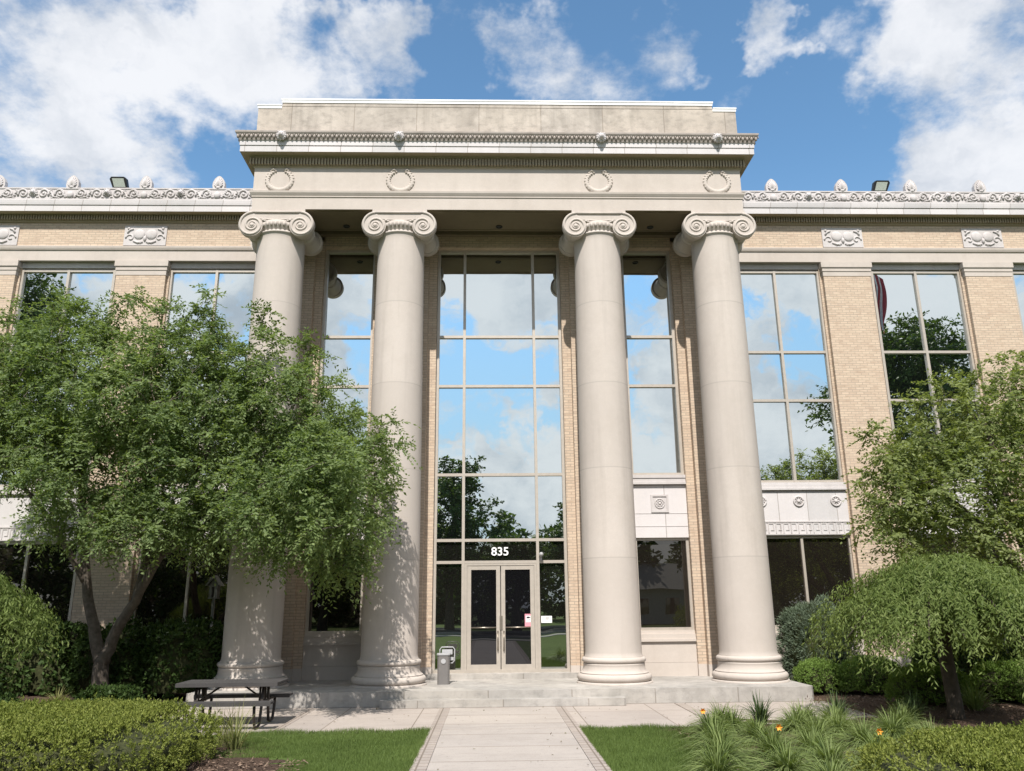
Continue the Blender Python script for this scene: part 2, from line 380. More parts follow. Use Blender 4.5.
# ---- portico walls
def pier(sx,cx,outer):
    """brick pier behind a column: a projecting face flanked by recessed jamb strips"""
    mb=MB(); zt=11.86; f0,f1,bk=20.42,20.63,20.99
    if not outer:
        mb.box(cx-.64,cx+.64,f0,bk,.58,zt); mb.box(cx-.865,cx-.64,f1,bk,.58,zt); mb.box(cx+.64,cx+.865,f1,bk,.58,zt)
    else:
        x0,x1=sorted((sx*5.05,sx*6.34)); mb.box(x0,x1,f0,22.2,.58,zt)
        x0,x1=sorted((sx*4.84,sx*5.05)); mb.box(x0,x1,f1,bk,.58,zt)
    p=part('brick_pier',mb,M['brick'],B,(cx,f1,.3))
    mb=MB()
    if not outer:
        mb.box(cx-.65,cx+.65,f0-.015,bk,.28,.58); mb.box(cx-.87,cx-.65,f1-.015,bk,.28,.58); mb.box(cx+.65,cx+.87,f1-.015,bk,.28,.58)
    else:
        x0,x1=sorted((sx*5.04,sx*6.35)); mb.box(x0,x1,f0-.015,22.2,.28,.58)
        x0,x1=sorted((sx*4.835,sx*5.04)); mb.box(x0,x1,f1-.015,bk,.28,.58)
    ob('stone_base',mb,M['stone'],p)
for sx,cx,o_ in ((-1,-5.69,True),(-1,-2.57,False),(1,2.57,False),(1,5.69,True)): pier(sx,cx,o_)
mb=MB(); mb.box(-6.33,6.33,20.985,22.3,0,13.2); part('inner_wall',mb,M['brick'])
# portico ceiling and beams
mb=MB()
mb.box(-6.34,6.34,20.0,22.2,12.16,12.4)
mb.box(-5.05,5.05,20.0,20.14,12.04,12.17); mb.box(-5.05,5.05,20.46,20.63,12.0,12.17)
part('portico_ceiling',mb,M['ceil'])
mb=MB(); mb.box(-4.84,4.84,20.63,21.0,11.68,12.165); part('window_head_beam',mb,M['brick'])
def downlight(x,y,z):
    mb=MB(); mb.lathe([(.09,0),(.09,-.02),(.07,-.025),(.065,-.004)],20,(x,y,z)); part('ceiling_light',mb,M['darkmetal'],B,(x,y,z))
for x in (-4.1,0,4.1): downlight(x,19.72,11.878)
# ---- entablature swept round three sides
def sweep(mb,prof,yb=YP+.06,hx=HX,yf=YE,smooth=False):
    vs=[];fs=[];n=len(prof)
    for p,z in prof: vs+=[(-hx-p,yb,z),(-hx-p,yf-p,z),(hx+p,yf-p,z),(hx+p,yb,z)]
    for j in range(n-1):
        for i in range(3): fs.append((j*4+i,j*4+i+1,(j+1)*4+i+1,(j+1)*4+i))
    mb.add(vs,fs,smooth); return mb
mb=MB(); sweep(mb,[(0,11.88),(0,12.215),(.022,12.22),(.022,12.255),(.03,12.262),(.065,12.325),(.072,12.375),(.06,12.382),(0,12.39),(0,13.06),(.03,13.065)])
ent=part('entablature',mb,M['stone']); mb=MB()
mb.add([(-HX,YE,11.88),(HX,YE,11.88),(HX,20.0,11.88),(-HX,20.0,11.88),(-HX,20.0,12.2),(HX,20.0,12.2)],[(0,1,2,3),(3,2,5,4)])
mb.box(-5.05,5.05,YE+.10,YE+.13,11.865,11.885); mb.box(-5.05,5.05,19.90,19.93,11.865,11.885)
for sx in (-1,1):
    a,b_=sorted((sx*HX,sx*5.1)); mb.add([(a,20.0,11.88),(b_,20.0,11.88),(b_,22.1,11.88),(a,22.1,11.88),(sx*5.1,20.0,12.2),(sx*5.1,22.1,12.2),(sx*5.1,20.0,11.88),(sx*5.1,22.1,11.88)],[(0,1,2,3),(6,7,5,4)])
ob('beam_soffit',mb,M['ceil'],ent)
def wreath(x):
    mb=MB(); R_=.315; n=44
    mb.tube([(x+R_*math.cos(math.radians(112+316*i/30)),YE+.022,12.71+(R_-.02)*math.sin(math.radians(112+316*i/30))) for i in range(31)],[.045+.032*math.sin(PI*i/30) for i in range(31)],8)
    for i in range(n):
        a=math.radians(112)+math.radians(316)*i/(n-1)
        w=.036+.022*math.sin(PI*i/(n-1))**.5
        off=(.03 if i%2 else -.03); w*=.72
        mb.ball((x+(R_+off)*math.cos(a),YE+.0,12.71+(R_-.02+off)*math.sin(a)),(w,.045,w),7,5)
    for sx in (-1,1): mb.tube([(x+sx*.10,YE-.01,12.97),(x+sx*.17,YE-.02,13.015),(x+sx*.25,YE-.01,12.98)],[.015,.04,.02],6)
    ob('wreath_relief',mb,M['stone'],ent,(x,YE,12.7))
for x in (-5.70,-2.575,2.6,5.73): wreath(x)
mb=MB(); sweep(mb,[(.03,13.065),(.045,13.10),(.05,13.30),(.10,13.31),(.12,13.345),(.32,13.35)]); 
for i in range(168):
    x=-6.46+i*12.92/167; mb.box(x-.022,x+.022,YE-.125,YE-.045,13.11,13.29)
for sx in (-1,1):
    for j in range(30):
        y=YE+.0+j*.077; a,b_=sorted((sx*(HX+.045),sx*(HX+.125))); mb.box(a,b_,y-.022,y+.022,13.11,13.29)
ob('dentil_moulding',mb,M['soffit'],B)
mb=MB(); sweep(mb,[(.32,13.35),(.32,13.505),(.305,13.51),(.305,13.525),(.335,13.53),(.335,13.655),(.35,13.66)]); part('cornice',mb,M['terra'])
mb=MB(); sweep(mb,[(.35,13.66),(.36,13.68),(.37,13.74),(.41,13.80),(.44,13.845),(.445,13.875)]); sweep(mb,[(.445,13.875),(.445,13.895),(-.25,13.95)])
for i in range(118):
    x=-6.74+i*13.48/117; mb.ball((x,YE-.385,13.755),(.040,.045,.065),5,4)
    mb.ball((x+.057,YE-.40,13.79),(.016,.03,.04),5,4)
for sx in (-1,1):
    for j in range(28): mb.ball((sx*(HX+.385),YE-.2+j*.115,13.755),(.045,.040,.065),5,4)
sima=part('leaf_moulding',mb,M['sima'])
def lion(mb,x,y,z,s=1):
    mb.ball((x,y,z),(.13*s,.10*s,.13*s),10,7); mb.ball((x,y-.09*s,z-.035*s),(.07*s,.08*s,.065*s),8,6); mb.ball((x,y-.15*s,z-.02*s),(.03*s,.03*s,.025*s),6,4)
    for i in range(11):
        a=2*PI*i/11; mb.ball((x+.125*s*math.cos(a),y+.01,z+.125*s*math.sin(a)),(.05*s,.06*s,.05*s),6,4)
    for q in (-1,1): mb.ball((x+q*.05*s,y-.085*s,z+.03*s),.022*s,6,4); mb.ball((x+q*.10*s,y-.02*s,z+.11*s),.035*s,6,4)
for x in (-5.62,-2.6,2.66,5.72):
    mb=MB(); lion(mb,x,YE-.43,13.76,.82); ob('lion_head_spout',mb,M['relief'],sima,(x,YE-.4,13.76))
# ---- parapet
mb=MB(); mb.box(-6.41,6.41,YE+.02,20.6,13.88,14.93); mb.box(-5.78,5.78,YE+.012,20.59,14.92,15.10); par=part('parapet',mb,M['block'])
mb=MB(); mb.box(-6.44,-5.80,YE-.01,20.62,14.93,14.965); mb.box(5.80,6.44,YE-.01,20.62,14.93,14.965); mb.box(-5.81,5.81,YE-.02,20.62,15.10,15.14)
mb.box(-6.425,-5.79,YE+.004,YE+.02,14.85,14.93); mb.box(5.79,6.425,YE+.004,YE+.02,14.85,14.93); mb.box(-5.79,5.79,YE-.006,YE+.012,15.02,15.10)
ob('coping',mb,M['coping'],par)
mb=MB(); mb.box(-6.3,6.3,20.5,24,13.2,13.9); part('portico_roof',mb,M['roof'])
# ---- windows
def window(name,x0,x1,z0,z1,y,xs,zs,fw,glass,parent=B,mats=None,dep=.07):
    """frame mesh with a glazing child; each pane sits very slightly off true, so reflections break at the bars"""
    mb=MB(); h=fw/2
    for x in [x0+h]+list(xs)+[x1-h]: mb.box(x-h,x+h,y-dep,y+.03,z0,z1)
    X=[x0+h]+list(xs)+[x1-h]; Z=[z0+h]+list(zs)+[z1-h]
    for z in Z:
        for a,b_ in zip(X[:-1],X[1:]): mb.box(a+h,b_-h,y-dep+.006,y+.028,z-h,z+h)
    w=part(name,mb,M['alu'],parent,((x0+x1)/2,y,z0))
    groups={}
    for j,(za,zb) in enumerate(zip(Z[:-1],Z[1:])):
        for i,(a,b_) in enumerate(zip(X[:-1],X[1:])):
            g=glass if not mats else mats(j,i)
            if g is None: continue
            q=groups.setdefault(g,MB()); t1=random.uniform(-.0045,.0045); t2=random.uniform(-.004,.004)
            cx,cz=(a+b_)/2,(za+zb)/2
            q.add([(px,y+t1*(px-cx)+t2*(pz-cz),pz) for px,pz in ((a,za),(b_,za),(b_,zb),(a,zb))],[(0,1,2,3)])
    for g,q in groups.items(): ob('glass',q,M[g],w)
    return w
# entrance curtain wall
ew=window('entrance_window',-1.70,1.70,.42,11.68,YG,[-.95,.95],[3.075,3.625,5.31,7.71,9.11],.072,'refl',
    mats=lambda j,i:(None if (j==0 and i==1) else ('mid' if j<=1 else 'refl')))
mb=MB(); mb.box(-.91,.91,YG+.05,YG+.06,.42,3.04); part('vestibule_backing',mb,M['aludk'])
# doors
mb=MB(); mb.box(-.912,-.85,YG-.06,YG+.03,.421,3.036); mb.box(.85,.912,YG-.06,YG+.03,.421,3.036); mb.box(-.85,.85,YG-.06,YG+.03,2.99,3.036); mb.box(-.85,.85,YG-.065,YG+.03,.421,.455); part('door_frame',mb,M['alu'])
def door(sx):
    mb=MB(); a,b_=sorted((sx*.012,sx*.845)); y0,y1=YG-.05,YG+.01
    mb.box(a,a+.10,y0,y1,.46,2.985); mb.box(b_-.10,b_,y0,y1,.46,2.985); mb.box(a+.10,b_-.10,y0+.003,y1,2.885,2.985); mb.box(a+.10,b_-.10,y0+.003,y1,.46,.61)
    d=part('door',mb,M['alu'],B,(sx*.845,YG,.425))
    g=MB(); g.box(a+.10,b_-.10,YG-.025,YG-.019,.61,2.885); ob('glass',g,M['door'],d)
    h=MB(); xh=sx*.075
    h.tube([(xh,y0,1.72 if False else 1.35),(xh,y0-.07,1.35),(xh,y0-.07,.98),(xh,y0,.98)],.016,8)
    h.box(xh-.02,xh+.02,y0-.02,y0-.002,1.30,1.40); h.box(xh-.02,xh+.02,y0-.02,y0-.002,.93,1.03)
    ob('handle',h,M['metal'],d)
    p=MB(); p.box(a+.10,b_-.10,YG-.035,YG-.02,1.465,1.50) if False else p.tube([(a+.10,YG-.04,1.48),(b_-.10,YG-.04,1.48)],.018,8); ob('push_bar',p,M['metal'],d)
    if sx>0:
        l=MB(); l.box(-.03,.045,y0-.012,y0-.001,1.42,1.76); ob('lock_plate',l,M['metal'],d)
        n=MB(); n.box(.60,.79,YG-.032,YG-.026,1.50,1.80); nt=ob('notice',n,M['pink'],d); tag(nt,'small pink and white notice with a black camera drawing')
        n=MB(); n.box(.625,.77,YG-.035,YG-.031,1.60,1.755); ob('notice_panel',n,M['white'],nt)
        return d
    return d
door(-1); dR=door(1)
mb=MB(); yy=YG-.038
mb.box(.655,.715,yy,yy+.003,1.695,1.735); mb.box(.705,.735,yy,yy+.003,1.705,1.728); mb.box(.645,.655,yy,yy+.003,1.675,1.73); mb.box(.69,.73,yy,yy+.003,1.665,1.673)
ob('notice_print',mb,M['blackprint'],[c for c in dR.children if c.name.startswith('notice')][0])
mb=MB(); mb.box(1.01,1.28,YG-.035,YG-.012,1.58,1.745); sg=ob('sidelight_sign',mb,M['white'],ew); mb=MB(); [mb.box(a_,b_2,YG-.0365,YG-.0355,z_,z_+.008) for a_,b_2,z_ in ((1.06,1.10,1.705),(1.12,1.22,1.705),(1.11,1.21,1.682),(1.12,1.20,1.66))]; ob('sign_print',mb,M['bin'],sg)
tag(sg,'small white rectangular sign on the glass beside the right door')
# house number
def text_mesh(txt,size,name,mat,parent,x,y,z,depth=.012,bold=.02,width=1.0):
    cu=bpy.data.curves.new(name,'FONT'); cu.body=txt; cu.size=size; cu.extrude=depth; cu.offset=bold; cu.align_x='CENTER'; cu.resolution_u=4
    t=bpy.data.objects.new(name,cu); COL.objects.link(t); dg=bpy.context.evaluated_depsgraph_get(); me=bpy.data.meshes.new_from_object(t.evaluated_get(dg))
    bpy.data.objects.remove(t); me.transform(Matrix.Rotation(PI/2,4,'X')); me.transform(Matrix.Diagonal((width,1,1,1))); me.materials.clear(); me.materials.append(mat)
    o=bpy.data.objects.new(name,me); COL.objects.link(o); o.parent=parent; o.location=Vector((x,y,z))-wloc(parent); return o
tag(text_mesh('835',.292,'house_number',M['white'],ew,-.01,YG-.03,3.243,.012,.0045,1.04),'white digits 835 above the doors')
# security camera
mb=MB(); mb.box(1.0,1.06,YG-.10,YG-.07,3.10,3.22); mb.lathe([(.05,0),(.055,.05),(.05,.16),(.03,.17)],14,(1.03,YG-.27,3.25),'y'); mb.ball((1.03,YG-.27,3.25),.045); part('security_camera',mb,M['binlid'],B,(1.03,YG-.1,3.2))
# side bays of the portico
for sx in (-1,1):
    x0,x1=sorted((sx*3.435,sx*4.84)); cx=(x0+x1)/2
    window('portico_window',x0,x1,5.26,11.68,YG,[],[7.71,9.11],.075,'refl')
    window('lower_window',x0,x1,1.37,3.65,YG,[],[],.07,'dark')
    mb=MB(); mb.box(x0,x1,YG-.13,YG+.1,3.65,5.01); sp=part('spandrel_panel',mb,M['terra'])
    mb=MB(); mb.box(x0,x1,YG-.21,YG+.1,5.015,5.07); mb.box(x0,x1,YG-.18,YG+.1,5.07,5.18); mb.box(x0,x1,YG-.2,YG+.1,5.18,5.26); ob('ledge',mb,M['relief'],sp)
    mb=MB(); y=YG-.13; xc=cx
    for a,b_,c_,d_ in ((xc-.23,xc+.23,4.70,4.75),(xc-.23,xc+.23,4.29,4.34),(xc-.23,xc-.18,4.34,4.70),(xc+.18,xc+.23,4.34,4.70)): mb.box(a,b_,y-.03,y+.01,c_,d_)
    mb.box(xc-.18,xc+.18,y-.008,y+.01,4.34,4.70)
    mb.tube([(xc+.12*math.cos(a),y-.012,4.52+.12*math.sin(a)) for a in np.linspace(0,2*PI,25)],.018,6); mb.ball((xc,y-.01,4.52),(.04,.035,.04))
    for i in range(8):
        a=2*PI*i/8; mb.ball((xc+.07*math.cos(a),y-.01,4.52+.07*math.sin(a)),(.03,.02,.03),6,4)
    ob('rosette',mb,M['relief'],sp,(xc,y,4.52))
    mb=MB(); mb.box(x0,x1,YG-.008-.13,YG-.13,3.93,3.95); mb.box(x0,x1,YG-.008-.13,YG-.13,4.26,4.272); ob('panel_groove',mb,M['relief'],sp)
    mb=MB(); mb.box(x0,x1,YG-.2,YG+.1,1.11,1.17); mb.box(x0,x1,YG-.16,YG+.1,1.17,1.29); mb.box(x0,x1,YG-.10,YG+.1,1.29,1.37); part('window_sill',mb,M['stone'])
    mb=MB(); mb.box(x0,x1,YG-.14,YG+.1,.62,1.11); mb.box(x0-.001,x1+.001,YG-.16,YG+.1,.28,.615); part('stone_dado',mb,M['stone'])
# ---- wings
BAYS=[8.34,12.67,17.0,21.33]; PIL=[10.475,14.81,19.14,23.47]
wing_pil=None
for sx in (-1,1):
    xi,xo=sx*6.36,sx*24.2; a,b_=sorted((xi,xo)); S=lambda p,q:sorted((sx*p,sx*q))
    mb=MB(); q=S(6.2,24.15); mb.box(q[0],q[1],22.36,40,0,13.6); part('wing_wall',mb,M['brick'])
    mb=MB(); q=S(6.2,24.0); mb.box(q[0],q[1],22.3,39.9,13.55,13.75); part('wing_roof',mb,M['roof'])
    # first half pilaster beside the portico
    for i,cx in enumerate([6.2]+PIL):
        mb=MB()
        h=.715 if i else .66
        q=S(cx-h,cx+h); mb.box(q[0],q[1],YP,22.4,.62,11.45); q2=S(cx-h-.07,cx+h+.07); mb.box(q2[0],q2[1],YP+.13,22.4,.62,11.72)
        p=part('pilaster',mb,M['brick'],B,(sx*cx,YP,.62))
        mb=MB(); mb.box(q[0]-.01,q[1]+.01,YP-.012,22.4,.0,.62); ob('stone_base',mb,M['stone'],p)
        mb=MB(); mb.box(q[0]-.012,q[1]+.012,YP-.012,22.39,11.45,11.60); mb.box(q[0]-.03,q[1]+.03,YP-.03,22.39,11.60,11.70); mb.box(q[0]-.06,q[1]+.06,YP-.06,22.39,11.72,11.88); mb.box(q[0]-.045,q[1]+.045,YP-.045,22.39,11.70,11.72); mb.box(q[0]-.04,q[1]+.04,YP-.04,22.39,11.88,11.912)
        ob('pilaster_cap',mb,M['stone'],p)
    for cx in BAYS:
        q=S(cx-1.37,cx+1.37)
        window('upper_window',q[0],q[1],5.26,11.70,YWG,[sx*cx],[7.65,9.12],.075,'refl')
        window('lower_window',q[0],q[1],1.36,3.79,YWG,[sx*cx],[],.07,'dark')
        mb=MB(); mb.box(q[0],q[1],YWG-.10,22.38,11.73,11.90); part('window_head',mb,M['relief'])
        mb=MB(); mb.box(q[0],q[1],YWG-.13,22.38,3.79,5.04); sp=part('spandrel_panel',mb,M['terra'])
        mb=MB(); mb.box(q[0],q[1],YWG-.2,22.38,5.045,5.10); mb.box(q[0],q[1],YWG-.17,22.38,5.10,5.2); mb.box(q[0],q[1],YWG-.15,22.38,5.2,5.26); ob('ledge',mb,M['relief'],sp)
        y=YWG-.13
        for dx in (-1.05,0,1.05):
            mb=MB(); X=sx*cx+dx; mb.tube([(X+.13*math.cos(t),y-.008,4.73+.13*math.sin(t)) for t in np.linspace(0,2*PI,21)],.03,6); mb.ball((X,y-.01,4.73),(.06,.05,.06))
            for t in np.linspace(0,2*PI,9)[:-1]: mb.ball((X+.08*math.cos(t),y-.005,4.73+.08*math.sin(t)),(.028,.025,.028),6,4)
            ob('rosette',mb,M['relief'],sp,(X,y,4.73))
        mb=MB(); mb.box(q[0],q[1],y-.02,y+.005,4.15,4.185); mb.box(q[0],q[1],y-.02,y+.005,3.81,3.84)
        n=13; w=(q[1]-q[0])/n
        for i in range(n):                       # key pattern band
            X=q[0]+i*w+.02
            for aa,bb,cc,dd in ((0,.028,3.86,4.13),(.028,w-.04,4.105,4.13),(w-.068,w-.04,3.93,4.105),(.075,w-.068,3.93,3.955)): mb.box(X+aa,X+bb,y-.014,y+.004,cc,dd)
        ob('key_pattern_band',mb,M['relief'],sp)
        mb=MB(); mb.box(q[0],q[1],YWG-.2,22.38,1.12,1.24); mb.box(q[0],q[1],YWG-.13,22.38,1.24,1.36); part('window_sill',mb,M['stone'])
        mb=MB(); mb.box(q[0],q[1],YWG-.14,22.38,0,1.12); part('stone_dado',mb,M['stone'])
    # wing entablature
    def run(name,prof,mat,par=B):
        mb=MB(); vs=[];fs=[]
        for p,z in prof: vs+=[(a,YP-p,z),(b_,YP-p,z)]
        for j in range(len(prof)-1): fs.append((j*2,j*2+1,j*2+3,j*2+2))
        mb.add(vs,fs); return mb
    mb=run('',[(-.33,11.91),(0,11.91),(0,12.235),(.03,12.24),(.05,12.29),(.06,12.345),(.05,12.36),(-.01,12.37)],0); part('wing_architrave',mb,M['stone'])
    mb=run('',[(-.01,12.37),(-.01,13.12)],0); part('brick_frieze',mb,M['brick'])
    mb=run('',[(-.01,13.12),(.03,13.125),(.05,13.17),(.05,13.335),(.10,13.335),(.33,13.34)],0)
    n=int(abs(b_-a)/.077)
    for i in range(n): 
        x=a+.04+i*.077; mb.box(x-.022,x+.022,YP-.125,YP-.045,13.18,13.33)
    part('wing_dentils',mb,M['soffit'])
    mb=run('',[(.33,13.34),(.33,13.51),(.315,13.515),(.315,13.535),(.35,13.54),(.36,13.60),(.37,13.69),(.36,13.70),(0,13.705)],0); part('wing_cornice',mb,M['terra'])
    for cx in PIL[:3]:
        mb=MB(); q=S(cx-.62,cx+.62); x0,x1=q; y=YP-.005; xc=(x0+x1)/2
        mb.box(x0,x1,y-.02,y+.03,12.385,13.02)
        mb.box(x0,x1,y-.03,y+.02,12.385,12.405)
        for s_ in (-1,1):
            mb.ball((xc+s_*.18,y-.02,12.74),(.17,.045,.17),14,6)
            mb.tube([(xc+s_*(.43+r_*math.cos(t)),y-.025,12.62+r_*math.sin(t)) for t,r_ in [(tt,.135-.02*tt) for tt in np.linspace(0,5.4,20)]],.026,6)
            mb.tube([(xc+s_*.05,y-.025,12.5),(xc+s_*.2,y-.03,12.47),(xc+s_*.33,y-.025,12.53)],.03,6)
            mb.tube([(xc+s_*.52,y-.025,12.78),(xc+s_*.46,y-.03,12.88),(xc+s_*.36,y-.025,12.92)],.03,6)
            mb.ball((xc+s_*.5,y-.02,12.93),(.05,.04,.04),6,4); mb.ball((xc+s_*.12,y-.02,12.46),(.05,.035,.025),6,4)
        mb.ball((xc,y-.03,12.6),(.05,.05,.09),8,5)
        part('relief_panel',mb,M['relief'],B,(xc,y,12.7))
# cresting units (one every 2.15 m along both wings)
def cresting():
    mb=MB(); W=1.075; y0=YP-.33; y=y0
    mb.box(-W,W,y0,y0+.25,13.70,14.06); mb.box(-W,W,y0-.02,y0+.27,14.06,14.10); mb.box(-W,W,y0-.03,y0+.02,13.70,13.735)
    for s_ in (-1,1):
        for cx,dr in ((.30,1),(.78,-1)):
            mb.tube([(s_*(cx+dr*r_*math.cos(t)),y-.012,13.90+r_*math.sin(t)) for t,r_ in [(tt,.150-.0135*tt) for tt in np.linspace(-.4,8.2,26)]],[.034-.010*i/25 for i in range(26)],6)
            mb.ball((s_*cx,y-.01,13.90),(.045,.05,.045),7,5)
        mb.tube([(s_*.30,y-.01,13.75),(s_*.5,y-.015,13.80),(s_*.56,y-.015,13.95),(s_*.78,y-.01,14.05)],.03,6)
        for i in range(5): mb.ball((s_*(.14+.03*i),y-.015,13.80+.045*i),(.05,.035,.035),6,4)
        for i in range(4): mb.ball((s_*(.52+.02*i),y-.012,13.76+.08*i),(.045,.035,.03),6,4)
        for i in range(3): mb.ball((s_*(.95+.03*i),y-.012,13.79+.09*i),(.045,.035,.03),6,4)
    mb.ball((0,y-.02,13.86),(.10,.06,.12),10,6)
    return mb
def antefix():
    mb=MB(); y=YP-.33; pts=[(-.15,14.08),(-.185,14.2),(-.175,14.32),(-.12,14.44),(-.05,14.51),(0,14.53),(.05,14.51),(.12,14.44),(.175,14.32),(.185,14.2),(.15,14.08)]
    mb.prism(pts[::-1],y+.02,y+.16)
    for i in range(9):
        a=math.radians(-64+16*i); L=.36-.10*abs(i-4)/4
        mb.tube([(.02*math.sin(a),y+.015,14.12),(L*.55*math.sin(a)*.62,y-.012,14.12+L*.55*math.cos(a)),(L*math.sin(a)*.52,y+.01,14.12+L*math.cos(a))],[.014,.026,.016],6)
    mb.ball((0,y,14.12),(.07,.05,.05),8,5)
    return mb
cm=cresting(); ce=None; am=None
for sx in (-1,1):
    for i in range(8):
        cx=sx*(8.36+2.155*i-.0)
        if ce is None:
            cm.shift((cx,0,0)); ce=part('cresting',cm,M['relief'],B,(cx,YP-.2,13.7))
            mb=antefix(); mb.shift((cx,0,0)); am=ob('antefix',mb,M['relief'],ce)
            mb=MB(); lion(mb,cx+1.075,YP-.36,13.93,.72); ob('lion_head_spout',mb,M['relief'],ce)
        else: copy_tree(ce,Vector((cx,YP-.2,13.7))-wloc(B))
mb=MB(); mb.box(-7.29,-6.36,YP-.33,YP-.08,13.7,14.1); part('cresting_end',mb,M['relief'])
mb=MB(); mb.box(6.36,7.29,YP-.33,YP-.08,13.7,14.1); part('cresting_end',mb,M['relief'])
# ------------------------------------------------------------------ floodlights on the roof edge
def flood(x,label,sx):
    e=empty('floodlight',(x,22.15,14.08),label,'floodlight','floodlights on the roof edge')
    c,s_=math.cos(.35),math.sin(.35)
    def tr(mb):   # tilt back and lean
        out=[]
        for (a,b,c_) in mb.v:
            b2=b*c-c_*s_; z2=b*s_+c_*c; out.append((a+sx*.22*z2+x,22.15+b2,14.50+z2))
        mb.v=out; return mb
    h=MB(); h.prism([(-.22,-.18),(.22,-.18),(.25,.12),(.19,.19),(-.19,.19),(-.25,.12)],-.05,.10); ob('housing',tr(h),M['darkmetal'],e)
    l=MB(); l.box(-.17,.17,-.058,-.045,-.12,.14); ob('lens',tr(l),M['lamp'],e)
    b=MB(); b.box(x-.20,x+.26,22.10,22.24,14.25,14.30); b.box(x-.03,x+.03,22.12,22.2,14.06,14.26); ob('bracket',b,M['darkmetal'],e)
flood(-11.5,'dark square floodlight on the roof edge of the left wing',-1); flood(11.95,'dark square floodlight on the roof edge of the right wing',1)
# ------------------------------------------------------------------ ground
def struct(name,mb,mat): return tag(ob(name,mb,mat),kind='structure')
mb=MB(); mb.add([(-400,-400,-.03),(400,-400,-.03),(400,400,-.03),(-400,400,-.03)],[(0,1,2,3)]); struct('lawn',mb,M['lawn'])
mb=MB(); mb.box(-6.7,6.75,14.55,17.85,-.12,.0); struct('patio',mb,M['patio'])
mb=MB(); mb.box(-1.08,1.05,-9.5,14.548,-.12,.0); mb.box(-1.08,1.05,14.552,17.49,-.02,.004); struct('front_walk',mb,M['walk'])
for nm,x0,x1 in (('l',-1.295,-1.084),('r',1.054,1.25)):
    mb=MB(); mb.box(x0,x1,-9.5,17.49,-.1,.006); struct('paver_border',mb,M['paver'])
for x in (-3.95,3.68):
    mb=MB(); mb.box(x-.11,x+.11,14.552,17.80,-.02,.005); struct('paver_strip',mb,M['paver'])
def mound(name,cx,cy,rx,ry,h,seed,n=60,m_=18,pw=2.4):
    rng=np.random.default_rng(seed); ph=rng.uniform(0,6.28,5); vs=[(cx,cy,h)]; fs=[]
    for j in range(1,m_+1):
        t=j/m_
        for i in range(n):
            a=2*PI*i/n; k=1+.05*math.sin(3*a+ph[0])+.03*math.sin(7*a+ph[1])
            ca,sa=math.cos(a),math.sin(a); e=(abs(ca)**pw+abs(sa)**pw)**(-1/pw)
            z=h*(1-t**2)-.045*t**6+ (rng.uniform(-.018,.018) if j<m_ else -.02)
            vs.append((cx+rx*t*k*e*ca,cy+ry*t*k*e*sa,z))
    for i in range(n):
        k=(i+1)%n; fs.append((0,1+i,1+k))
        for j in range(m_-1): fs.append((1+j*n+i,1+(j+1)*n+i,1+(j+1)*n+k,1+j*n+k))
    mb=MB(); mb.add(vs,fs,True); return struct(name,mb,M['mulch'])
mound('mulch_bed',-11.2,18.9,4.75,3.4,.16,1,80,18,6)
mound('mulch_bed',-8.6,11.3,5.65,2.9,.02,2,90,22,5)
mound('mulch_bed',11.6,18.2,5.35,4.0,.10,3,80,18,6)
mound('mulch_bed',8.6,12.3,6.3,3.9,.03,4,90,22,4)
mb=MB(); mb.box(-90,90,-12.2,-10.6,-.1,0.0); struct('pavement',mb,M['kerb'])
mb=MB(); mb.box(-120,120,-24,-14.2,-.2,-.02); struct('road',mb,M['asphalt'])
mb=MB(); mb.box(-120,120,-14.2,-14.0,-.2,.11); mb.box(-120,120,-24.2,-24.0,-.2,.11); struct('kerb',mb,M['kerb'])
# ------------------------------------------------------------------ foliage
def norm(a): return a/np.maximum(np.linalg.norm(a,axis=-1,keepdims=True),1e-9)
def leaves(P,A,N,ln,wd,fold=0.0):
    """diamond leaves: P base points, A long axis, N rough normal, ln/wd arrays"""
    n=len(P); A=norm(A); S=norm(np.cross(A,N)); N2=np.cross(S,A); ln=np.broadcast_to(ln,(n,))[:,None]; wd=np.broadcast_to(wd,(n,))[:,None]
    V=np.empty((n,4,3)); V[:,0]=P; V[:,1]=P+A*ln*.45+S*wd*.5-N2*ln*.05; V[:,2]=P+A*ln-N2*ln*.12; V[:,3]=P+A*ln*.45-S*wd*.5-N2*ln*.05
    return V.reshape(-1,3),np.arange(n*4,dtype=np.int32).reshape(-1,4)
def sprays(C,out,ntw,nlf,tl,ln,wd,droop,rng,up=.6):
    """every clump centre in C throws ntw twigs, each with nlf paired leaves"""
    n=len(C); T=n*ntw; c=np.repeat(C,ntw,0); o=np.repeat(out,ntw,0)
    d=norm(o*.7+rng.normal(0,.75,(T,3))+np.array([0,0,.10])); L=tl*rng.uniform(.55,1.2,T)
    t=np.tile(np.linspace(.12,1,nlf),(T,1))+rng.uniform(-.04,.04,(T,nlf))
    P=c[:,None]+d[:,None]*(L[:,None]*t)[...,None]; P[...,2]-=droop*(L[:,None]*t**2)
    side=norm(np.cross(d,np.array([0,0,1.0])+rng.normal(0,.25,(T,3)))); sg=np.where(np.arange(nlf)%2==0,1.0,-1.0)
    A=side[:,None]*sg[None,:,None]*.8+d[:,None]*.6+rng.normal(0,.3,(T,nlf,3)); A[...,2]-=.22
    N=np.array([0,0,up])+rng.normal(0,.45,(T,nlf,3))+o[:,None]*.35
    P=P.reshape(-1,3); A=A.reshape(-1,3); N=N.reshape(-1,3); k=len(P)
    return leaves(P,A,N,ln*rng.uniform(.7,1.25,k),wd*rng.uniform(.7,1.25,k))
